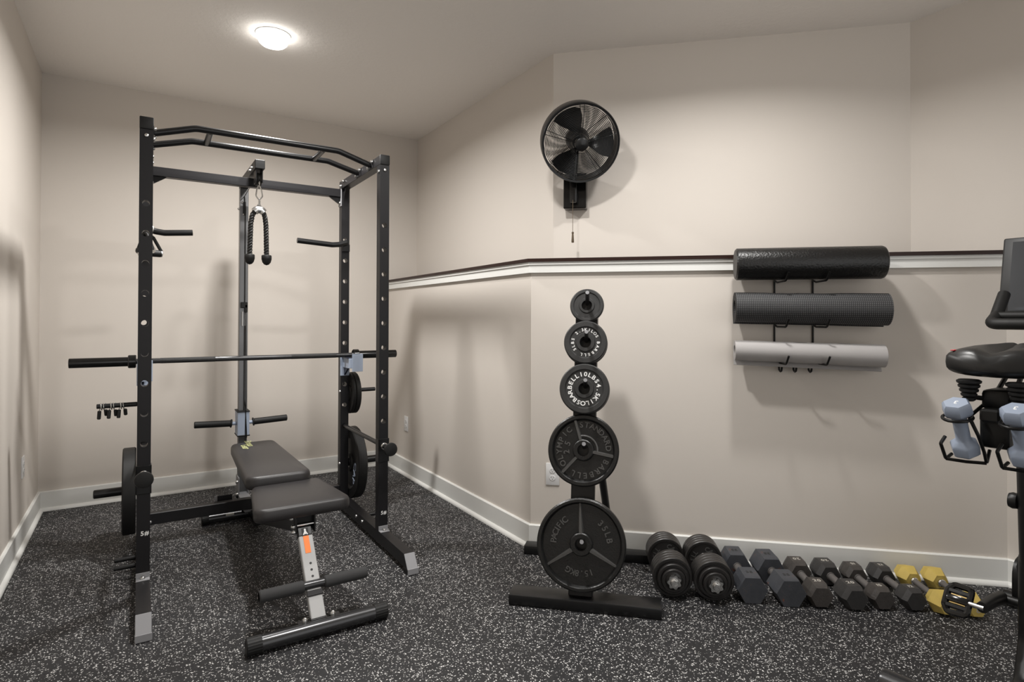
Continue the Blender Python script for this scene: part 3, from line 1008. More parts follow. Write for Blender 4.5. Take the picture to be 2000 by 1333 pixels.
# front post leaning back
P0 = Vector((0, 2.355 - BY, .060)); P1 = Vector((-.004, 2.612 - BY, .372))
yv = (P1 - P0).normalized(); xv = Vector((1, 0, 0)); zv = xv.cross(yv)
pmx = basis(P0, xv, yv, zv)                 # local Y up the post, Z out of its front
L_ = (P1 - P0).length
post = obj('front_post', G().box((-.0275, 0, -.03), (.0275, L_ - .075, 0), pmx, bev=.003), M['silver'], bench)
obj('post_top', G().box((-.028, L_ - .076, -.0305), (.028, L_, .0005), pmx, bev=.003), M['satin'], bench)['label'] = 'black top end of the silver post'
lab_ = obj('warning_label', G().box((-.011, L_ - .150, .0002), (.011, L_ - .078, .0012), pmx), M['orange'], post)
lab_['label'] = 'orange warning label'
g = G().box((-.013, L_ - .078, .0006), (.013, L_ - .045, .0016), pmx)
obj('warning_panel', g, M['rubber'], post)
g = G().cyl(pmx @ Vector((0, L_ - .052, .0015)), pmx @ Vector((0, L_ - .052, .0022)), .004, 10)
for p in ([(-.003, -.071), (.003, -.071), (.004, -.056), (-.004, -.056)], [(-.010, -.072), (-.006, -.074), (-.001, -.062), (-.004, -.060)], [(.010, -.072), (.006, -.074), (.001, -.062), (.004, -.060)]):
    g.prism([(a, L_ + b) for a, b in p], .0016, .0021, pmx)
obj('pictogram', g, M['white'], post)
g = G()
for k in range(3):
    c = pmx @ Vector((0.002, .160 + .026 * k, .0002)); n_ = (pmx.to_3x3() @ Vector((0, 0, 1)))
    g.cyl(c, c + n_ * .0004, .0048, 14)
osplit('adjustment_hole', g, M['slot'], post)
# foam leg roller
rc = Vector((0, 2.438 - BY, .158))
obj('roller_tube', G().cyl(rc + Vector((-.20, 0, 0)), rc + Vector((.20, 0, 0)), .0165, 20), M['gun'], bench)
for a, b in ((-.20, -.037), (.040, .212)):
    obj('foam_grip', G().cyl(rc + Vector((a, 0, 0)), rc + Vector((b, 0, 0)), .0232, 24, bev=.004), M['foam'], bench)
obj('roller_shade_band', G().box((-.030, .084, -.002), (.030, .106, .005), pmx, bev=.002), M['gun'], bench)  # dark band added for the shadow line just under the roller
# feet
def foot(name, x0, x1, y, capw, skew=0.):
    r = .0315
    f = obj(name, G().cyl((x0 + capw - .004 - BX, y - BY, r), (x1 - capw + .004 - BX, y - BY, r), r - .0025, 32), M['gun'], bench)
    for a, b in ((x0, x0 + capw), (x1, x1 - capw)):
        n = 40
        rings = []
        for t, rr in ((0, .88), (.06, 1.0), (1, 1.0)):
            ring = []
            for k in range(n):
                ang = 2 * PI * k / n
                q = r * rr * (1.0 if k % 2 else .955)
                ring.append(Vector((a + (b - a) * t - BX, y - BY + q * math.cos(ang), r + q * math.sin(ang))))
            rings.append(ring)
        obj('end_cap', G().loft(rings), M['rubber'], f)
    return f
foot('front_foot', .330, .850, 2.337, .052)
foot('rear_foot', .318, .858, 3.955, .036)
g = G()
for sx in (-1, 1): bolt(g, (sx * .052, 2.352 - BY, .058), (0, 0, 1), .010, .018)
osplit('bolt', g, M['steel'], bench)
g = G()
for sx in (-1, 1): g.box((sx * .06 - .018, 2.345 - BY, .052), (sx * .06 + .018, 2.37 - BY, .060))
osplit('foot_tab', g.box((-.03, 2.345 - BY, .05), (.03, 2.372 - BY, .061)), M['gun'], bench)
obj('label_tag', G().box((.442 - BX, 3.955 - .031 - BY, .040), (.486 - BX, 3.955 - .022 - BY, .052), bev=.001), M['palenum'], bench)
osplit('hinge_plate', G().box((-.066, 3.10 - BY, .30), (-.058, 3.20 - BY, .424), bev=.001).box((.058, 3.10 - BY, .30), (.066, 3.20 - BY, .424), bev=.001), M['satin'], bench)

# ------------------------------------------------------------------ weight tree
LEAN = math.radians(11.3)
TS = -.290                                   # post centre along the wall
tree = thing('weight_tree', 'black steel weight plate tree in front of the angled wall', 'plate rack', SD(0, 0), R45)
# local X along the wall, local Y into the wall
obj('front_foot', G().box((-.590, 2.449, 0), (.046, 2.553, .046), bev=.005, seg=2), M['satin'], tree)
obj('rear_foot', G().box((-.640, 2.994, 0), (.000, 3.068, .044), bev=.004, seg=2), M['satin'], tree)
def dpost(z): return 2.487 + .2 * z
tm = basis((TS, dpost(.04), .04), (1, 0, 0), (0, math.sin(LEAN), math.cos(LEAN)), (0, -math.cos(LEAN), math.sin(LEAN)))
obj('post', G().box((-.051, 0, -.05), (.051, 1.322, 0), tm, bev=.004), M['satin'], tree)
obj('rear_strut', G().cyl((TS + .06, 2.70, .60), (TS + .10, 3.03, .04), .018, 16), M['satin'], tree)
TILT = math.radians(17)
pegd = Vector((.10, -math.cos(TILT), math.sin(TILT))).normalized()
plates = [  # z, R, thickness, kind
    (.252, .189, .036, '35'), (.634, .155, .030, '25'), (.895, .1105, .024, '10'), (1.100, .0975, .022, '5'), (1.272, .078, .018, '2')]
nrm = Vector((0, -math.cos(LEAN), math.sin(LEAN)))
upv = Vector((0, math.sin(LEAN), math.cos(LEAN)))
def plate_frame(z, off):
    """origin at plate centre whose hole rests on its peg; off = distance of the plate's middle from the post face"""
    c = Vector((TS + .002, dpost(z), z)) + nrm * off
    c = c - upv * .0
    m = basis(c, (1, 0, 0), upv, nrm)
    return tree.matrix_world @ m if False else (Matrix.Translation(SD(0, 0)) @ Matrix.Rotation(R45, 4, 'Z')) @ m
for z, R, th, kind in plates:
    zp = z + .012
    p0 = Vector((TS + .002, dpost(zp), zp))
    e_ = p0 + pegd * (.155 if kind != '35' else .12)
    pg = obj('peg', G().cyl(p0 - pegd * .01, e_, .0092, 14, bev=.002), M['satin'], tree)
    obj('peg_tip', G().cyl(e_ - pegd * .001, e_ + pegd * .001, .0082, 14), M['graym'], pg)

def iron_plate(label, z, R, th, kind, off, group=None):
    t = thing('iron_weight_plate', label, 'weight plate', mtx=plate_frame(z, off))
    h = th / 2
    rh = .0258
    if kind in ('35', '25'):
        rim = .020 if kind == '35' else .022
        hub = .047 if kind == '35' else .045
        web = -h * .15
        prof = [(rh, -h), (rh, h * .95), (hub - .004, h * .95), (hub, h * .75), (hub + .003, web), (R - rim - .005, web), (R - rim, h * .75), (R - rim + .004, h), (R - .006, h), (R, h - .006), (R, -h + .006), (R - .006, -h)]
        obj('disc', G().lathe(prof, Matrix(), 80, closed=True), M['iron'], t)
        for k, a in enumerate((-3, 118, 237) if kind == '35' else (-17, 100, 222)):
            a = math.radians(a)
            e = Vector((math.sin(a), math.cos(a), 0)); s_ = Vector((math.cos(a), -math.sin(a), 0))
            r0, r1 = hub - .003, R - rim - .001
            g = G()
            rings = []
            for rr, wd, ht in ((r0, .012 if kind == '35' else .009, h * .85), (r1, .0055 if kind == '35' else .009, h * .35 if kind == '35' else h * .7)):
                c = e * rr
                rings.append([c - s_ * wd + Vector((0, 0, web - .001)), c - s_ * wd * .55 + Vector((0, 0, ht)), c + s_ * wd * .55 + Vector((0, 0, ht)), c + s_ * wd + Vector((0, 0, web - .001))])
            obj('rib', g.loft(rings), M['litrib'], t)
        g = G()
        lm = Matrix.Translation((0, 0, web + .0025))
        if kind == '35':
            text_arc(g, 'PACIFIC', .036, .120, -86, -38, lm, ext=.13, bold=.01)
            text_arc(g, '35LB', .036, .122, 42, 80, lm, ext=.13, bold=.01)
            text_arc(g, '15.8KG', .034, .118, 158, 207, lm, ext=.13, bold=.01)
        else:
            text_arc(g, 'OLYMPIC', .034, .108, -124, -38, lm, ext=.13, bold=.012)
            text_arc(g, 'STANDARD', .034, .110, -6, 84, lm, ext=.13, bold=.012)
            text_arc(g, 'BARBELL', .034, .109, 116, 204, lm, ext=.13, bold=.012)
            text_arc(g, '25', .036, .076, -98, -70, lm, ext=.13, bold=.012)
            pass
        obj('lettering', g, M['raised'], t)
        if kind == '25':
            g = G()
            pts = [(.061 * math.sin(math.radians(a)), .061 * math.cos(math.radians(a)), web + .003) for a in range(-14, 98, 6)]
            obj('ridge', g.tube(pts, .005, 8), M['litrib'], t)
    else:
        rim_in = R * (.73 if kind == '5' else .77 if kind == '10' else .78)
        hub = {'10': .042, '5': .043, '2': .036}[kind]
        web = h * .45
        prof = [(rh if kind != '2' else .024, -h), (rh if kind != '2' else .024, h), (hub - .002, h), (hub, h - .003), (hub + .001, web), (rim_in - .002, web), (rim_in, h - .002), (rim_in + .002, h), (R - .005, h), (R, h - .005), (R, -h + .005), (R - .005, -h)]
        obj('disc', G().lathe(prof, Matrix(), 72, closed=True), M['enamel'], t)
        lm = Matrix.Translation((0, 0, web + .0012))
        g = G()
        if kind == '10':
            text_arc(g, '10LBS4.5KILOSBARBELL', .027, .0655, -14, 328, lm, wide=1.1, bold=.022)
        elif kind == '5':
            text_arc(g, '2.3KILOS', .0185, .0585, -45, 62, lm, wide=1.05, bold=.02)
            text_arc(g, 'BARBELL', .0185, .0585, 92, 198, lm, wide=1.05, bold=.02)
            text_arc(g, '5LBS', .0185, .0585, 235, 283, lm, wide=1.05, bold=.02)
        else:
            text_arc(g, '2½', .015, .052, 174, 186, lm, bold=.02)
        obj('lettering', g, M['white'] if kind != '2' else M['slot'], t)
    return t
def pk(i): return plates[i]
z, R, th, k = plates[0]; iron_plate('black cast iron plate lettered PACIFIC 35LB, lowest on the tree', z, R, th, k, .024)
z, R, th, k = plates[1]; iron_plate('black cast iron plate lettered OLYMPIC STANDARD BARBELL 25, second from bottom', z, R, th, k, .022)
z, R, th, k = plates[2]
iron_plate('grey plate with white letters 10LBS 4.5KILOS on the middle peg', z, R, th, k, .040)
iron_plate('plain back plate almost hidden behind the 10LBS plate', z - .002, R, th, 'b10' if False else '2' if False else k, .014)
z, R, th, k = plates[3]
iron_plate('grey plate with white letters 2.3KILOS 5LBS, second peg from the top', z, R, th, k, .037)
iron_plate('back plate almost hidden behind the 5LBS plate', z - .003, R, th, k, .013)
z, R, th, k = plates[4]; iron_plate('smallest grey plate on the top peg of the tree', z, R, th, k, .013)

# ------------------------------------------------------------------ dumbbells on the floor
def hex_dumbbell(label, ff, front, back, hm, handm, num, numm, ch, handle_r, endk=.86, nsize=.03):
    """front / back: (s, d_outer, d_inner) of each head"""
    sf, d0, d1 = front; sb, d3, d2 = back
    a = SD(sf, (d0 + d1) / 2, ff / 2); b = SD(sb, (d2 + d3) / 2, ff / 2)
    ax = (b - a).normalized()
    L = (b - a).length
    t = thing('hex_dumbbell', label, 'dumbbell', mtx=basis((a + b) / 2 - Vector((0, 0, ff / 2)), ax.cross(Vector((0, 0, 1))), ax, (0, 0, 1)), group='dumbbells along the wall')
    rm = ff / math.sqrt(3)
    z = ff / 2
    hl0 = (d1 - d0); hl1 = (d3 - d2)
    up_ = Matrix.Translation((0, 0, z))
    obj('handle', G().cyl((0, -L / 2, z), (0, L / 2, z), handle_r, 20), handm, t)
    for sgn, hl in ((-1, hl0), (1, hl1)):
        y0, y1 = sgn * L / 2 - hl / 2, sgn * L / 2 + hl / 2
        co, ci = (ch, ch) if sgn < 0 else (ch, ch)
        g = G().hexhead(y0, y1, rm, ch, ch, rm * endk, rm * endk)
        g.v = [(x_, y_, z_ + z) for x_, y_, z_ in g.v]
        h = obj('head', g, hm, t, smooth=False)
        tg = G()
        xx = (1, 0, 0) if sgn < 0 else (-1, 0, 0)
        yy = (0, 1, 0) if sgn < 0 else (0, -1, 0)
        mid = (y0 + y1) / 2 - sgn * (-.0) + (.0)
        text_line(tg, num, nsize, basis((0, mid, ff + .0001), xx, yy, (0, 0, 1)), bold=.02, ext=.05)
        obj('number', tg, numm, h)
        if sgn < 0:
            obj('ferrule', G().cyl((0, y1 - .001, z), (0, y1 + .006, z), handle_r * 1.18, 20), M['greyhandle'], t)
        else:
            obj('ferrule', G().cyl((0, y0 - .006, z), (0, y0 + .001, z), handle_r * 1.18, 20), M['greyhandle'], t)
    return t
hex_dumbbell('blue-black hex dumbbell with rust spots, marked 35, next to the round dumbbells', .113, (.421, 2.668, 2.784), (.391, 3.028, 2.914), M['bluehead'], M['greyhandle'], '35', M['slot'], .012, .0165, .95)
hex_dumbbell('blue-black hex dumbbell marked 35, second hex from the left', .113, (.573, 2.670, 2.792), (.536, 3.022, 2.893), M['bluehead'], M['greyhandle'], '35', M['slot'], .012, .0165, .95)
hex_dumbbell('worn brown hex dumbbell marked 20 beside the blue-black ones', .097, (.697, 2.680, 2.790), (.667, 3.018, 2.906), M['brownhead'], M['greyhandle'], '20', M['palenum'], .026, .0155, .80)
hex_dumbbell('worn dark grey hex dumbbell marked 20, fourth hex from the left', .097, (.831, 2.684, 2.804), (.791, 3.028, 2.912), M['darkhead'], M['greyhandle'], '20', M['palenum'], .026, .0155, .80)
hex_dumbbell('worn brown-grey hex dumbbell marked 15, fifth hex from the left', .088, (.949, 2.716, 2.808), (.913, 3.030, 2.930), M['brownhead'], M['greyhandle'], '15', M['palenum'], .024, .0145, .80, .027)
hex_dumbbell('dark grey hex dumbbell marked 12 beside the yellow pair', .088, (1.075, 2.732, 2.822), (1.034, 3.045, 2.942), M['darkhead'], M['greyhandle'], '12', M['palenum'], .024, .0145, .80, .027)

def yellow_dumbbell(label, front, back):
    sf, d0, d1 = front; sb, d3, d2 = back
    ff = .091
    a = SD(sf, (d0 + d1) / 2, ff / 2); b = SD(sb, (d2 + d3) / 2, ff / 2)
    ax = (b - a).normalized(); L = (b - a).length
    t = thing('vinyl_dumbbell', label, 'dumbbell', mtx=basis((a + b) / 2 - Vector((0, 0, ff / 2)), ax.cross(Vector((0, 0, 1))), ax, (0, 0, 1)), group='dumbbells along the wall')
    z = ff / 2
    obj('handle', G().cyl((0, -L / 2, z), (0, L / 2, z), .0125, 18), M['greyhandle'], t)
    for sgn in (-1, 1):
        hl = .105
        y0, y1 = sgn * L / 2 - hl / 2, sgn * L / 2 + hl / 2
        rm = ff / math.sqrt(3)
        g = G()
        rings = []
        for y, r, tw in ((y0, rm * .62, 0), (y0 + hl * .56 if sgn < 0 else y0 + hl * .44, rm, 0), (y1, rm * .62, 0)):
            rings.append([Vector((r * math.cos(PI / 3 * k), y, z + r * math.sin(PI / 3 * k))) for k in range(6)])
        h = obj('head', g.loft(rings), M['yellow'], t, smooth=False)
        yi = y1 if sgn < 0 else y0
        obj('ferrule', G().lathe([(.0165, 0), (.0165, .010), (.0135, .014)], any_frame((0, yi, z), (0, 1 if sgn < 0 else -1, 0)), 18), M['chrome'], t)
        yo = y0 if sgn < 0 else y1
        tg = G(); text_line(tg, '8', .034, basis((0, yo + sgn * .0006, z), (-sgn, 0, 0), (0, 0, 1), (0, sgn, 0)), bold=.01, ext=.03)
        obj('number', tg, M['palenum'], h)
    return t
yellow_dumbbell('left yellow vinyl dumbbell marked 8, next to the grey hex dumbbells', (1.180, 2.702, 2.802), (1.149, 3.052, 2.952))
yellow_dumbbell('right yellow vinyl dumbbell, partly behind the bike pedal', (1.288, 2.706, 2.806), (1.260, 3.056, 2.956))

def plate_dumbbell(label, sf, sb, nutm):
    """adjustable dumbbell of stacked round plates"""
    R = .0855
    d_f, d_b = 2.62, 3.035
    a = SD(sf, d_f, R); b = SD(sb, d_b, R)
    ax = (b - a).normalized(); L = (b - a).length
    t = thing('plate_dumbbell', label, 'dumbbell', mtx=basis(a - Vector((0, 0, R)), ax.cross(Vector((0, 0, 1))), ax, (0, 0, 1)), group='dumbbells along the wall')
    f = any_frame((0, 0, R), (0, 1, 0))
    obj('handle', G().cyl((0, -.022, R), (0, L + .01, R), .0135, 18), M['chrome'], t)
    obj('handle_sleeve', G().cyl((0, .145, R), (0, .255, R), .0165, 18), M['chrome'], t)
    def disc(y0, y1, r, text=None):
        prof = [(.014, y0), (.026, y0), (.028, y0 + .002), (r - .014, y0 + .004), (r - .012, y0), (r - .003, y0), (r, y0 + .003), (r, y1 - .003), (r - .003, y1), (r - .012, y1), (r - .014, y1 - .004), (.028, y1 - .002), (.026, y1), (.014, y1)]
        return obj('plate', G().lathe(prof, f, 56, closed=True), M['enamel2'], t)
    w_ = .0255
    y = .008
    disc(y, y + .016, .050); y += .0165
    disc(y, y + .018, .066); y += .0185
    for k in range(4):
        disc(y, y + w_ - .001, R); y += w_
    yi = y
    y = L - .144
    first = None
    for k in range(4):
        p = disc(y, y + w_ - .001, R)
        if k == 0:
            first = p
        y += w_
    g = G()
    tf = basis((0, L - .144 + .0022, R), (1, 0, 0), (0, 0, 1), (0, -1, 0))
    text_arc(g, 'CAP', .030, .050, 18, 66, tf, bold=.01, ext=.05)
    text_arc(g, 'BELL', .030, .050, 250, 310, tf, bold=.01, ext=.05)
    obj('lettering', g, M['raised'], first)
    disc(y, y + .018, .066); y += .0185
    disc(y, y + .016, .050)
    obj('collar_ring', G().lathe([(.014, 0), (.028, 0), (.030, .003), (.026, .009), (.014, .009)], any_frame((0, L - .144, R), (0, -1, 0)), 28, closed=True), M['chrome'], t)
    # star nut
    n = 42
    poly = []
    for k in range(n):
        a_ = 2 * PI * k / n
        r = .0275 + .0035 * math.cos(7 * a_)
        poly.append((r * math.cos(a_), r * math.sin(a_)))
    nf = any_frame((0, -.006, R), (0, 1, 0))
    obj('star_nut', G().prism(poly, 0, .013, nf), M['steel'], t)
    obj('nut_boss', G().lathe([(.0185, .010), (.0165, 0), (.0145, -.004)], any_frame((0, -.012, R), (0, 1, 0)), 24), M['steel'], t)
    nf2 = any_frame((0, L - .003, R), (0, 1, 0))
    obj('star_nut', G().prism(poly, 0, .013, nf2), M['steel'], t)
    return t
M['enamel2'] = mat('brown_black_enamel', (.016, .0145, .014), .36, spec=.5)
plate_dumbbell('round adjustable dumbbell of stacked black plates, beside the weight tree', .100, .057, None)
plate_dumbbell('round adjustable dumbbell of stacked black plates, beside the hex dumbbells', .2725, .231, None)

# ------------------------------------------------------------------ wall rack with roller and mats
wr = thing('mat_rack', 'black wire mat rack on the angled wall', 'wall rack', SD(0, 0), R45)
zr, zm1, zm2 = 1.402, 1.186, 1.010
for x in (.597, .773):
    g = G().tube([(x, 3.096, 1.50), (x, 3.096, .995)], .0048, 10)
    obj('rod', g, M['wire'], wr)
    for z0, tipz in ((1.394, 1.432), (1.178, 1.216), (1.004, 1.044)):
        obj('arm', G().tube([(x, 3.096, z0 + .01), (x + .006, 3.06, z0), (x + .020, 2.935, z0), (x + .028, 2.915, tipz)], .0048, 10, fil=.02), M['wire'], wr)
obj('cross_wire', G().tube([(.597, 3.094, 1.004), (.773, 3.094, 1.004)], .0042, 8), M['wire'], wr)
for x in (.617, .683, .752):
    obj('hook', G().tube([(x, 3.092, 1.006), (x, 3.088, .968), (x + .004, 3.078, .958), (x + .006, 3.064, .964), (x + .007, 3.060, .982)], .0048, 8, fil=.008), M['wire'], wr)

rl = thing('foam_roller', 'black beaded foam roller on the top arms of the mat rack', 'foam roller', SD(0, 2.986, 1.4775), R45)
Rr = .0765
obj('body', G().lathe([(Rr - .007, 0), (Rr, .007), (Rr, .640), (Rr - .004, .650), (Rr - .012, .655)], basis((.398, 0, 0), (0, 1, 0), (0, 0, 1), (1, 0, 0)), 48), M['roller'], rl)
obj('end_face', G().lathe([(0, -.0005), (Rr - .009, -.0005), (Rr - .009, .002)], basis((.398, 0, 0), (0, 1, 0), (0, 0, 1), (1, 0, 0)), 48), M['rollend'], rl)

def rolled_mat(name, label, mt, s0, s1, d, zc0, zc1, r0, r1, turns, th, flap, flap_ang, sag=.0):
    """spiral of mat swept along the wall; radius may grow from r0 to r1"""
    t = thing(name, label, 'yoga mat', SD(0, d, 0), R45, group='rolled mats on the rack')
    n = int(turns * 26)
    def prof(R):
        rin = R - turns * (th * 1.25)
        rin = max(.008, rin)
        o, i_ = [], []
        for k in range(n + 1):
            u = k / n
            a = flap_ang - (1 - u) * turns * 2 * PI
            r = rin + (R - rin) * u
            o.append((r * math.cos(a), r * math.sin(a)))
            i_.append(((r - th) * math.cos(a), (r - th) * math.sin(a)))
        # tangent tail
        a = flap_ang
        tx, ty = -math.sin(a), math.cos(a)
        for q in (.3, .65, 1.):
            o.append((R * math.cos(a) + tx * flap * q, R * math.sin(a) + ty * flap * q))
            i_.append(((R - th) * math.cos(a) + tx * flap * q, (R - th) * math.sin(a) + ty * flap * q))
        return o + i_[::-1]
    rings = []
    N = 14
    for k in range(N + 1):
        u = k / N
        R = r0 + (r1 - r0) * u
        zc = zc0 + (zc1 - zc0) * u
        R *= 1 - sag * (math.exp(-((u - .33) / .10) ** 2) + math.exp(-((u - .58) / .10) ** 2))
        pr = prof(R)
        # local: a along -Y(out of wall) , b up
        rings.append([Vector((s0 + (s1 - s0) * u, -x, zc + y)) for x, y in pr])
    g = G()
    k = len(rings[0]); m_ = k // 2
    vs = [p for r in rings for p in r]; fs = []
    for i in range(N):
        for q in range(k):
            q2 = (q + 1) % k
            fs.append((i * k + q, i * k + q2, (i + 1) * k + q2, (i + 1) * k + q))
    for e in (0, N):
        for q in range(m_ - 1):
            fs.append((e * k + q, e * k + q + 1, e * k + k - 2 - q, e * k + k - 1 - q))
    g.add(vs, fs)
    obj('mat', g, mt, t)
    return t
rolled_mat('rolled_yoga_mat', 'rolled black woven yoga mat on the middle arms', M['weave'], .396, 1.066, 2.990, 1.2695, 1.2585, .0765, .079, 5, .0062, .05, PI * 1.14, sag=.035)
rolled_mat('rolled_yoga_mat', 'rolled pale grey yoga mat on the lowest arms', M['palemat'], .396, 1.052, 2.992, 1.064, 1.0445, .051, .056, 4, .005, .058, PI * 1.11, sag=.03)

# ------------------------------------------------------------------ wall fan
fan = thing('wall_fan', 'black caged fan on a bracket high on the angled wall', 'fan')
FC = SD(-.372, 3.150, 2.160)
az = Vector((-.478, -.878, 0)).normalized()
dn_ = math.radians(27)
ax = (az * math.cos(dn_) + Vector((0, 0, -math.sin(dn_)))).normalized()
fx = Vector((0, 0, 1)).cross(ax).normalized()
fy = ax.cross(fx)
FM = basis(FC, fx, fy, ax)                    # local Z out of the fan face
fan.location = SD(-.42, dU, 1.92)
FML = Matrix.Translation(-fan.location) @ FM
def P_(x, y, z): return FML @ Vector((x, y, z))
RF = .207
obj('housing', G().lathe([(RF - .010, -.062), (RF, -.062), (RF + .003, -.055), (RF + .003, .036), (RF, .042), (RF - .010, .040), (RF - .010, .030), (RF - .008, -.055)], FML, 80, closed=True), M['satin'], fan)
for nm, z0, bow in (('front_grille', .036, .020), ('rear_grille', -.056, -.035)):
    g = G()
    for k in range(19):
        r = .050 + (RF - .018 - .050) * k / 18
        z = z0 + bow * (1 - ((r - .04) / (RF - .04)) ** 2)
        g.tube([FML @ Vector((r * math.cos(2 * PI * i / 56), r * math.sin(2 * PI * i / 56), z)) for i in range(56)], .00135, 4, closed=True)
    obj(nm, g, M['wire'], fan)
    g = G()
    for k in range(5 if nm == 'front_grille' else 4):
        for a in ((2 * PI * k / 5 + .3, 2 * PI * k / 5 + .42) if nm == 'front_grille' else (2 * PI * k / 4 + .75,)):
            pts = []
            for q in range(7):
                r = .030 + (RF - .010 - .030) * q / 6
                z = z0 + bow * (1 - ((r - .04) / (RF - .04)) ** 2) - .002
                pts.append(FML @ Vector((r * math.cos(a), r * math.sin(a), z)))
            g.tube(pts, .0018, 5)
    obj('grille_spoke', g, M['wire'], fan)
obj('hub_cap', G().lathe([(.036, .040), (.037, .055), (.034, .066), (.022, .073), (0, .0755)], FML, 36), M['satin'], fan)
obj('blade_hub', G().lathe([(.045, -.028), (.047, -.005), (.040, .016), (.0, .020)], FML, 32), M['satin'], fan)
for k, a in enumerate((112, -6, 232)):
    a0 = math.radians(a)
    rows = []
    for q in range(9):
        u = q / 8
        r = .040 + (RF - .022 - .040) * u
        half = math.radians(12 + 15 * math.sin(min(1, u * 1.15) * PI * .62))
        mid = a0 + math.radians(8) * u
        row = []
        for j in range(7):
            v = j / 6 * 2 - 1
            row.append((mid + half * v, r * (1 - .04 * (abs(v) ** 3) * u), -.006 - .024 * v * (1 - .3 * u)))
        rows.append(row)
    g = G(); vs = []; fs = []
    for zoff in (.0012, -.0012):
        for row in rows:
            for (an, r, z) in row:
                vs.append(FML @ Vector((r * math.cos(an), r * math.sin(an), z + zoff)))
    nr, nc = len(rows), 7
    for side in (0, 1):
        o_s = side * nr * nc
        for i in range(nr - 1):
            for j in range(nc - 1):
                f_ = (o_s + i * nc + j, o_s + i * nc + j + 1, o_s + (i + 1) * nc + j + 1, o_s + (i + 1) * nc + j)
                fs.append(f_ if side == 0 else f_[::-1])
    bd = [(0, j) for j in range(nc)] + [(i, nc - 1) for i in range(1, nr)] + [(nr - 1, j) for j in range(nc - 2, -1, -1)] + [(i, 0) for i in range(nr - 2, 0, -1)]
    for p, q in zip(bd, bd[1:] + bd[:1]):
        A = p[0] * nc + p[1]; B = q[0] * nc + q[1]
        fs.append((A, B, nr * nc + B, nr * nc + A))
    obj('blade', g.add(vs, fs), M['satin'], fan)
obj('motor_housing', G().lathe([(.0, -.17), (.045, -.165), (.062, -.14), (.066, -.09), (.060, -.058), (.045, -.028)], FML, 32), M['satin'], fan)
LW = Matrix.Translation(-fan.location) @ Matrix.Rotation(R45, 4, 'Z')
# wall bracket box (local frame along / into the wall)
obj('wall_box', G().box((-.484, dU - .075, 1.838), (-.356, dU - .0015, 2.035), LW, bev=.003), M['gloss'], fan)
a_ = LW @ Vector((-.425, dU - .10, 1.90)); b_ = LW @ Vector((-.415, dU - .12, 2.04)); c_ = P_(0, -.01, -.12)
obj('neck', G().tube([LW @ Vector((-.425, dU - .100, 1.865)), LW @ Vector((-.422, dU - .104, 2.00)), c_], .0185, 16, fil=.05), M['gloss'], fan)
obj('neck_block', G().box((-.445, dU - .122, 1.862), (-.403, dU - .074, 2.03), LW, bev=.008, seg=2), M['gloss'], fan)
pc = LW @ Vector((-.424, dU - .128, 1.862))
ch = obj('pull_chain', G().tube([pc + Vector((0, 0, .012)), pc, pc + Vector((0, 0, -.165))], .0014, 6), M['brass'], fan)
obj('pull_knob', G().lathe([(0, 0), (.006, -.004), (.0065, -.010), (.0045, -.015), (.0055, -.022), (.0075, -.058), (.006, -.062), (0, -.062)], Matrix.Translation(pc + Vector((0, 0, -.163))), 16), M['brass'], fan)

# ------------------------------------------------------------------ exercise bike (mostly outside the frame)
HD = math.radians(2.6)
BO = Vector((2.06, .675, 0))
bike = thing('exercise_bike', 'black exercise bike with saddle, handlebar and tilted screen at the right edge', 'exercise bike', BO, HD)
# local X forward, local Y to the bike's left
obj('rear_foot', G().lathe([(.030, 0), (.039, .004), (.041, .012), (.041, .590), (.039, .598), (.030, .602)], basis((-.025, .305, .041), (1, 0, 0), (0, 0, 1), (0, -1, 0)), 28), M['gun'], bike)
ffo = obj('front_foot', G().lathe([(.022, 0), (.030, .004), (.031, .012), (.031, .548), (.022, .560)], basis((1.045, .28, .033), (1, 0, 0), (0, 0, 1), (0, -1, 0)), 28), M['bikeblack'], bike)
for y in (.215, -.215):
    obj('transport_wheel', G().lathe([(.008, -.012), (.034, -.012), (.036, -.008), (.036, .008), (.034, .012), (.008, .012)], any_frame((1.092, y, .036), (0, 1, 0)), 24, closed=True), M['greyhandle'], ffo)
obj('rear_leg', G().tube([(-.02, -.02, .07), (.20, -.01, .09), (.292, 0, .20), (.300, 0, .46)], .034, 16, fil=.08), M['bikeblack'], bike)
obj('down_tube', G().tube([(.30, 0, .42), (.62, 0, .36), (1.045, 0, .06)], .040, 16, fil=.15), M['bikeblack'], bike)
obj('seat_tube', G().tube([(.300, 0, .36), (.255, 0, .93)], .030, 16), M['bikeblack'], bike)
obj('seat_knob', G().lathe([(.012, 0), (.024, .004), (.026, .016), (.022, .026)], any_frame((.28, .026, .635), (0, 1, 0)), 20), M['bikeblack'], bike)
obj('seat_slider', G().box((-.08, -.024, .925), (.30, .024, .962), bev=.006), M['bikeblack'], bike)
obj('head_tube', G().tube([(.60, 0, .38), (.66, 0, 1.10)], .038, 16), M['bikeblack'], bike)
obj('flywheel', G().lathe([(.03, -.02), (.20, -.012), (.235, -.015), (.24, 0), (.235, .015), (.20, .012), (.03, .02)], any_frame((.80, 0, .34), (0, 1, 0)), 48, closed=True), M['steel'], bike)
obj('belt_guard', G().prism([(x_, z_) for x_, z_ in [(p.x, p.y) for p in fillet([(.37, .24, 0), (.86, .28, 0), (.86, .42, 0), (.37, .41, 0)], .06, 5, True)]], -.07, -.035, Matrix(((1, 0, 0, 0), (0, 0, -1, 0), (0, 1, 0, 0), (0, 0, 0, 1)))), M['bikeblack'], bike)
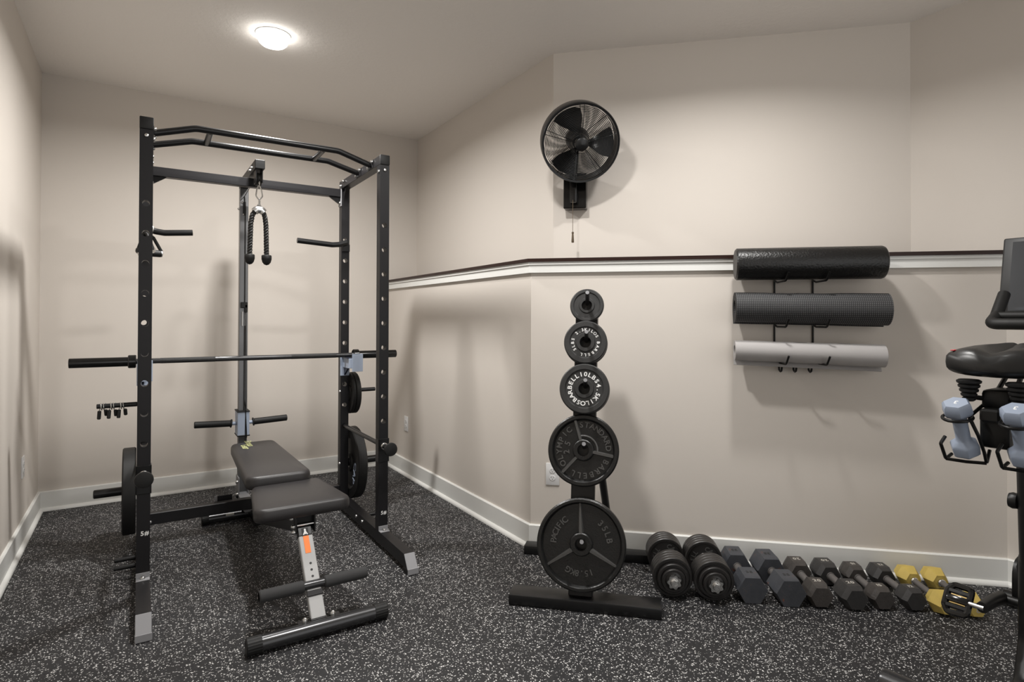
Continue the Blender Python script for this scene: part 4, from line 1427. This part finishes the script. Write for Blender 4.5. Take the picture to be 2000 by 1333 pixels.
# saddle: sections along X
secs = []
for u, hw, zt, zb in ((0, .030, 1.084, 1.066), (.03, .078, 1.108, 1.056), (.10, .112, 1.122, 1.050), (.22, .125, 1.129, 1.047), (.36, .116, 1.133, 1.048), (.50, .088, 1.136, 1.052), (.65, .056, 1.138, 1.058), (.80, .036, 1.141, 1.072), (.93, .026, 1.142, 1.082), (1.0, .012, 1.134, 1.096)):
    x = -.085 + .285 * u
    ring = []
    n = 28
    for k in range(n):
        a = 2 * PI * k / n
        c, s = math.cos(a), math.sin(a)
        yy = hw * math.copysign(abs(c) ** .72, c)
        zz = (zt + zb) / 2 + (zt - zb) / 2 * math.copysign(abs(s) ** .62, s)
        if s > 0:
            zz -= .016 * math.exp(-(yy / .016) ** 2) * min(1, u * 4) * (1 if u < .8 else .4)
            zz += .006 * math.exp(-((abs(yy) - hw * .5) / (hw * .3 + .004)) ** 2)
        ring.append(Vector((x, yy, zz)))
    secs.append(ring)
sdl = obj('saddle', G().loft(secs), M['saddle'], bike)
obj('red_tab', G().box((-.045, .094, 1.1205), (-.012, .105, 1.1235), bev=.001), M['red'], sdl)['label'] = 'small red tab on the saddle edge'
for y in (.058, -.058):
    g = G()
    for k in range(5):
        r = .031 - .0035 * k
        g.lathe([(r - .006, 0), (r, -.004), (r - .001, -.010), (r - .006, -.0135)], Matrix.Translation((-.045, y, 1.040 - .0125 * k)), 20)
    obj('saddle_spring', g, M['rubber'], bike)
osplit('saddle_rail', G().tube([(-.045, .056, .990), (-.02, .03, .985), (.05, .022, .992), (.16, .016, 1.06)], .007, 8, fil=.02).tube([(-.045, -.056, .990), (-.02, -.03, .985), (.05, -.022, .992), (.16, -.016, 1.06)], .007, 8, fil=.02), M['bikeblack'], bike)
obj('saddle_clamp', G().box((-.03, -.035, .955), (.09, .035, 1.012), bev=.012, seg=2), M['bikeblack'], bike)
# dumbbell cradle behind the saddle
for y in (.068, -.068):
    g = G()
    x0 = -.125
    sg = 1 if y > 0 else -1
    g.tube([(.0, sg * .030, .972), (x0 + .050, y - .020, .935), (x0 + .058, y - .038, .885), (x0 + .080, y - .046, .835), (x0 + .100, y - .046, .800), (x0 + .125, y - .046, .835)], .0048, 8, fil=.006)
    g.tube([(x0 + .058, y - .038, .885), (x0 + .080, y - .01, .93)], .0048, 8)
    g.tube([(x0 + .062, y + .044, .868), (x0 + .045, y + .050, .848), (x0 + .072, y + .046, .800), (x0 + .100, y + .040, .812)], .0048, 8, fil=.006)
    g.tube([(x0 + .072, y + .046, .800), (x0 + .085, y, .798), (x0 + .100, y - .046, .800)], .0048, 8, fil=.01)
    n = 20
    g.tube([(x0 + .022 + .034 * math.cos(2 * PI * k / n), y + .036 * math.sin(2 * PI * k / n), .933 + .008 * math.cos(2 * PI * k / n)) for k in range(n)], .0046, 8, closed=True)
    obj('dumbbell_holder', g, M['wire'], bike)
obj('rear_reflector', G().box((-.030, -.035, .845), (.015, .040, .945), bev=.012, seg=2), M['bikeblack'], bike)
# crank, pedal
obj('crank_axle', G().cyl((.335, -.09, .292), (.335, .10, .292), .014, 16), M['bikeblack'], bike)
obj('crank_arm', G().tube([(.335, .088, .292), (.26, .092, .300), (.175, .094, .302)], lambda t: .021 - .004 * t, 12), M['bikeblack'], bike)
obj('crank_arm', G().tube([(.335, -.088, .292), (.50, -.094, .285)], lambda t: .021 - .004 * t, 12), M['bikeblack'], bike)
pa = math.radians(52)
pm_ = basis((.182, .158, .298), (math.cos(pa), 0, math.sin(pa)), (0, 1, 0), (-math.sin(pa), 0, math.cos(pa))) @ Matrix.Scale(.80, 4)
pdl = obj('pedal', G().tube([pm_ @ Vector(p) for p in ((-.052, -.034, 0), (-.056, .030, 0), (-.030, .046, 0), (.030, .046, 0), (.058, .026, 0), (.056, -.034, 0))], .010, 8, closed=True, fil=.012), M['gloss'], bike)
for v_ in (-.030, .030):
    obj('pedal_slat', G().box((v_ - .009, -.036, -.009), (v_ + .009, .042, .011), pm_, bev=.003), M['gloss'], pdl)
obj('pedal_slat', G().box((-.014, -.036, -.013), (.014, .044, .015), pm_, bev=.005, seg=2), M['gloss'], pdl)
for v_ in (-.0165, .0165):
    obj('pedal_bar', G().box((v_ - .0018, -.030, .002), (v_ + .0018, .030, .006), pm_), M['pedalgold'], pdl)
obj('pedal_spindle', G().cyl((.178, .090, .300), (.180, .132, .299), .0080, 12), M['steel'], pdl)
# handlebar and screen
hbx, hbz, hby = .60, 1.198, .190
obj('handlebar', G().tube([(hbx + .150, hby, hbz + .115), (hbx + .060, hby, hbz + .03), (hbx - .01, hby, hbz), (hbx - .02, hby - .06, hbz), (hbx - .02, -hby + .06, hbz), (hbx - .01, -hby, hbz), (hbx + .060, -hby, hbz + .03), (hbx + .150, -hby, hbz + .115)], .0205, 16, fil=.045, seg=8), M['rubber'], bike)
obj('handlebar_brace', G().cyl((hbx + .055, -hby, hbz + .03), (hbx + .055, hby, hbz + .03), .016, 14), M['rubber'], bike)
obj('handlebar_stem', G().tube([(.66, 0, 1.08), (hbx - .01, 0, hbz - .01)], .024, 14), M['bikeblack'], bike)
sm = Matrix.Translation((.88, 0, 1.385)) @ Matrix.Rotation(math.radians(14), 4, 'Y')
# screen local: X thickness, Y width, Z height
scr = obj('screen_bezel', G().box((0, -.238, -.17), (.022, .238, .17), sm, bev=.008, seg=2), M['bikeblack'], bike)
obj('screen_glass', G().box((-.0012, -.205, -.14), (.002, .205, .150), sm), M['screen'], scr)
obj('screen_arm', G().tube([(.67, 0, 1.10), (.86, 0, 1.20), (.905, 0, 1.36)], .02, 12, fil=.05), M['bikeblack'], bike)

# slate blue hand weights in the cradle
def hand_weight(y, label):
    top = BO + Matrix.Rotation(HD, 3, 'Z') @ Vector((-.115, y, .978))
    bot = BO + Matrix.Rotation(HD, 3, 'Z') @ Vector((-.040, y - .002, .822))
    zz = (top - bot).normalized()
    t = thing('hand_weight', label, 'dumbbell', mtx=basis(bot, Vector((0, 1, 0)).cross(zz), zz.cross(Vector((0, 1, 0)).cross(zz)), zz), group='slate blue hand weights')
    L = (top - bot).length
    g = G()
    rings = []
    for z, r in ((.0, .030), (.006, .036), (.030, .038), (.038, .035), (.048, .022), (.055, .0185), (L - .055, .0185), (L - .047, .022), (L - .038, .035), (L - .030, .039), (L - .008, .037), (L - .001, .031)):
        round_ = z > .045 and z < L - .046
        ring = []
        for k in range(24):
            a = 2 * PI * k / 24
            hx = math.cos(PI / 6) / math.cos(((a + PI / 6) % (PI / 3)) - PI / 6)
            ring.append(Vector((r * (1 if round_ else hx) * math.cos(a), r * (1 if round_ else hx) * math.sin(a), z)))
        rings.append(ring)
    obj('body', g.loft(rings), M['slate'], t)
    g = G(); text_line(g, '3', .022, Matrix.Translation((0, 0, L - .0008)) @ Matrix.Rotation(PI / 2, 4, 'Z'), ext=.02)
    obj('number', g, M['white'], t)
    return t
hand_weight(.068, 'slate blue hand weight in the bike cradle, left of the two')
hand_weight(-.068, 'slate blue hand weight in the bike cradle, cut by the right edge')
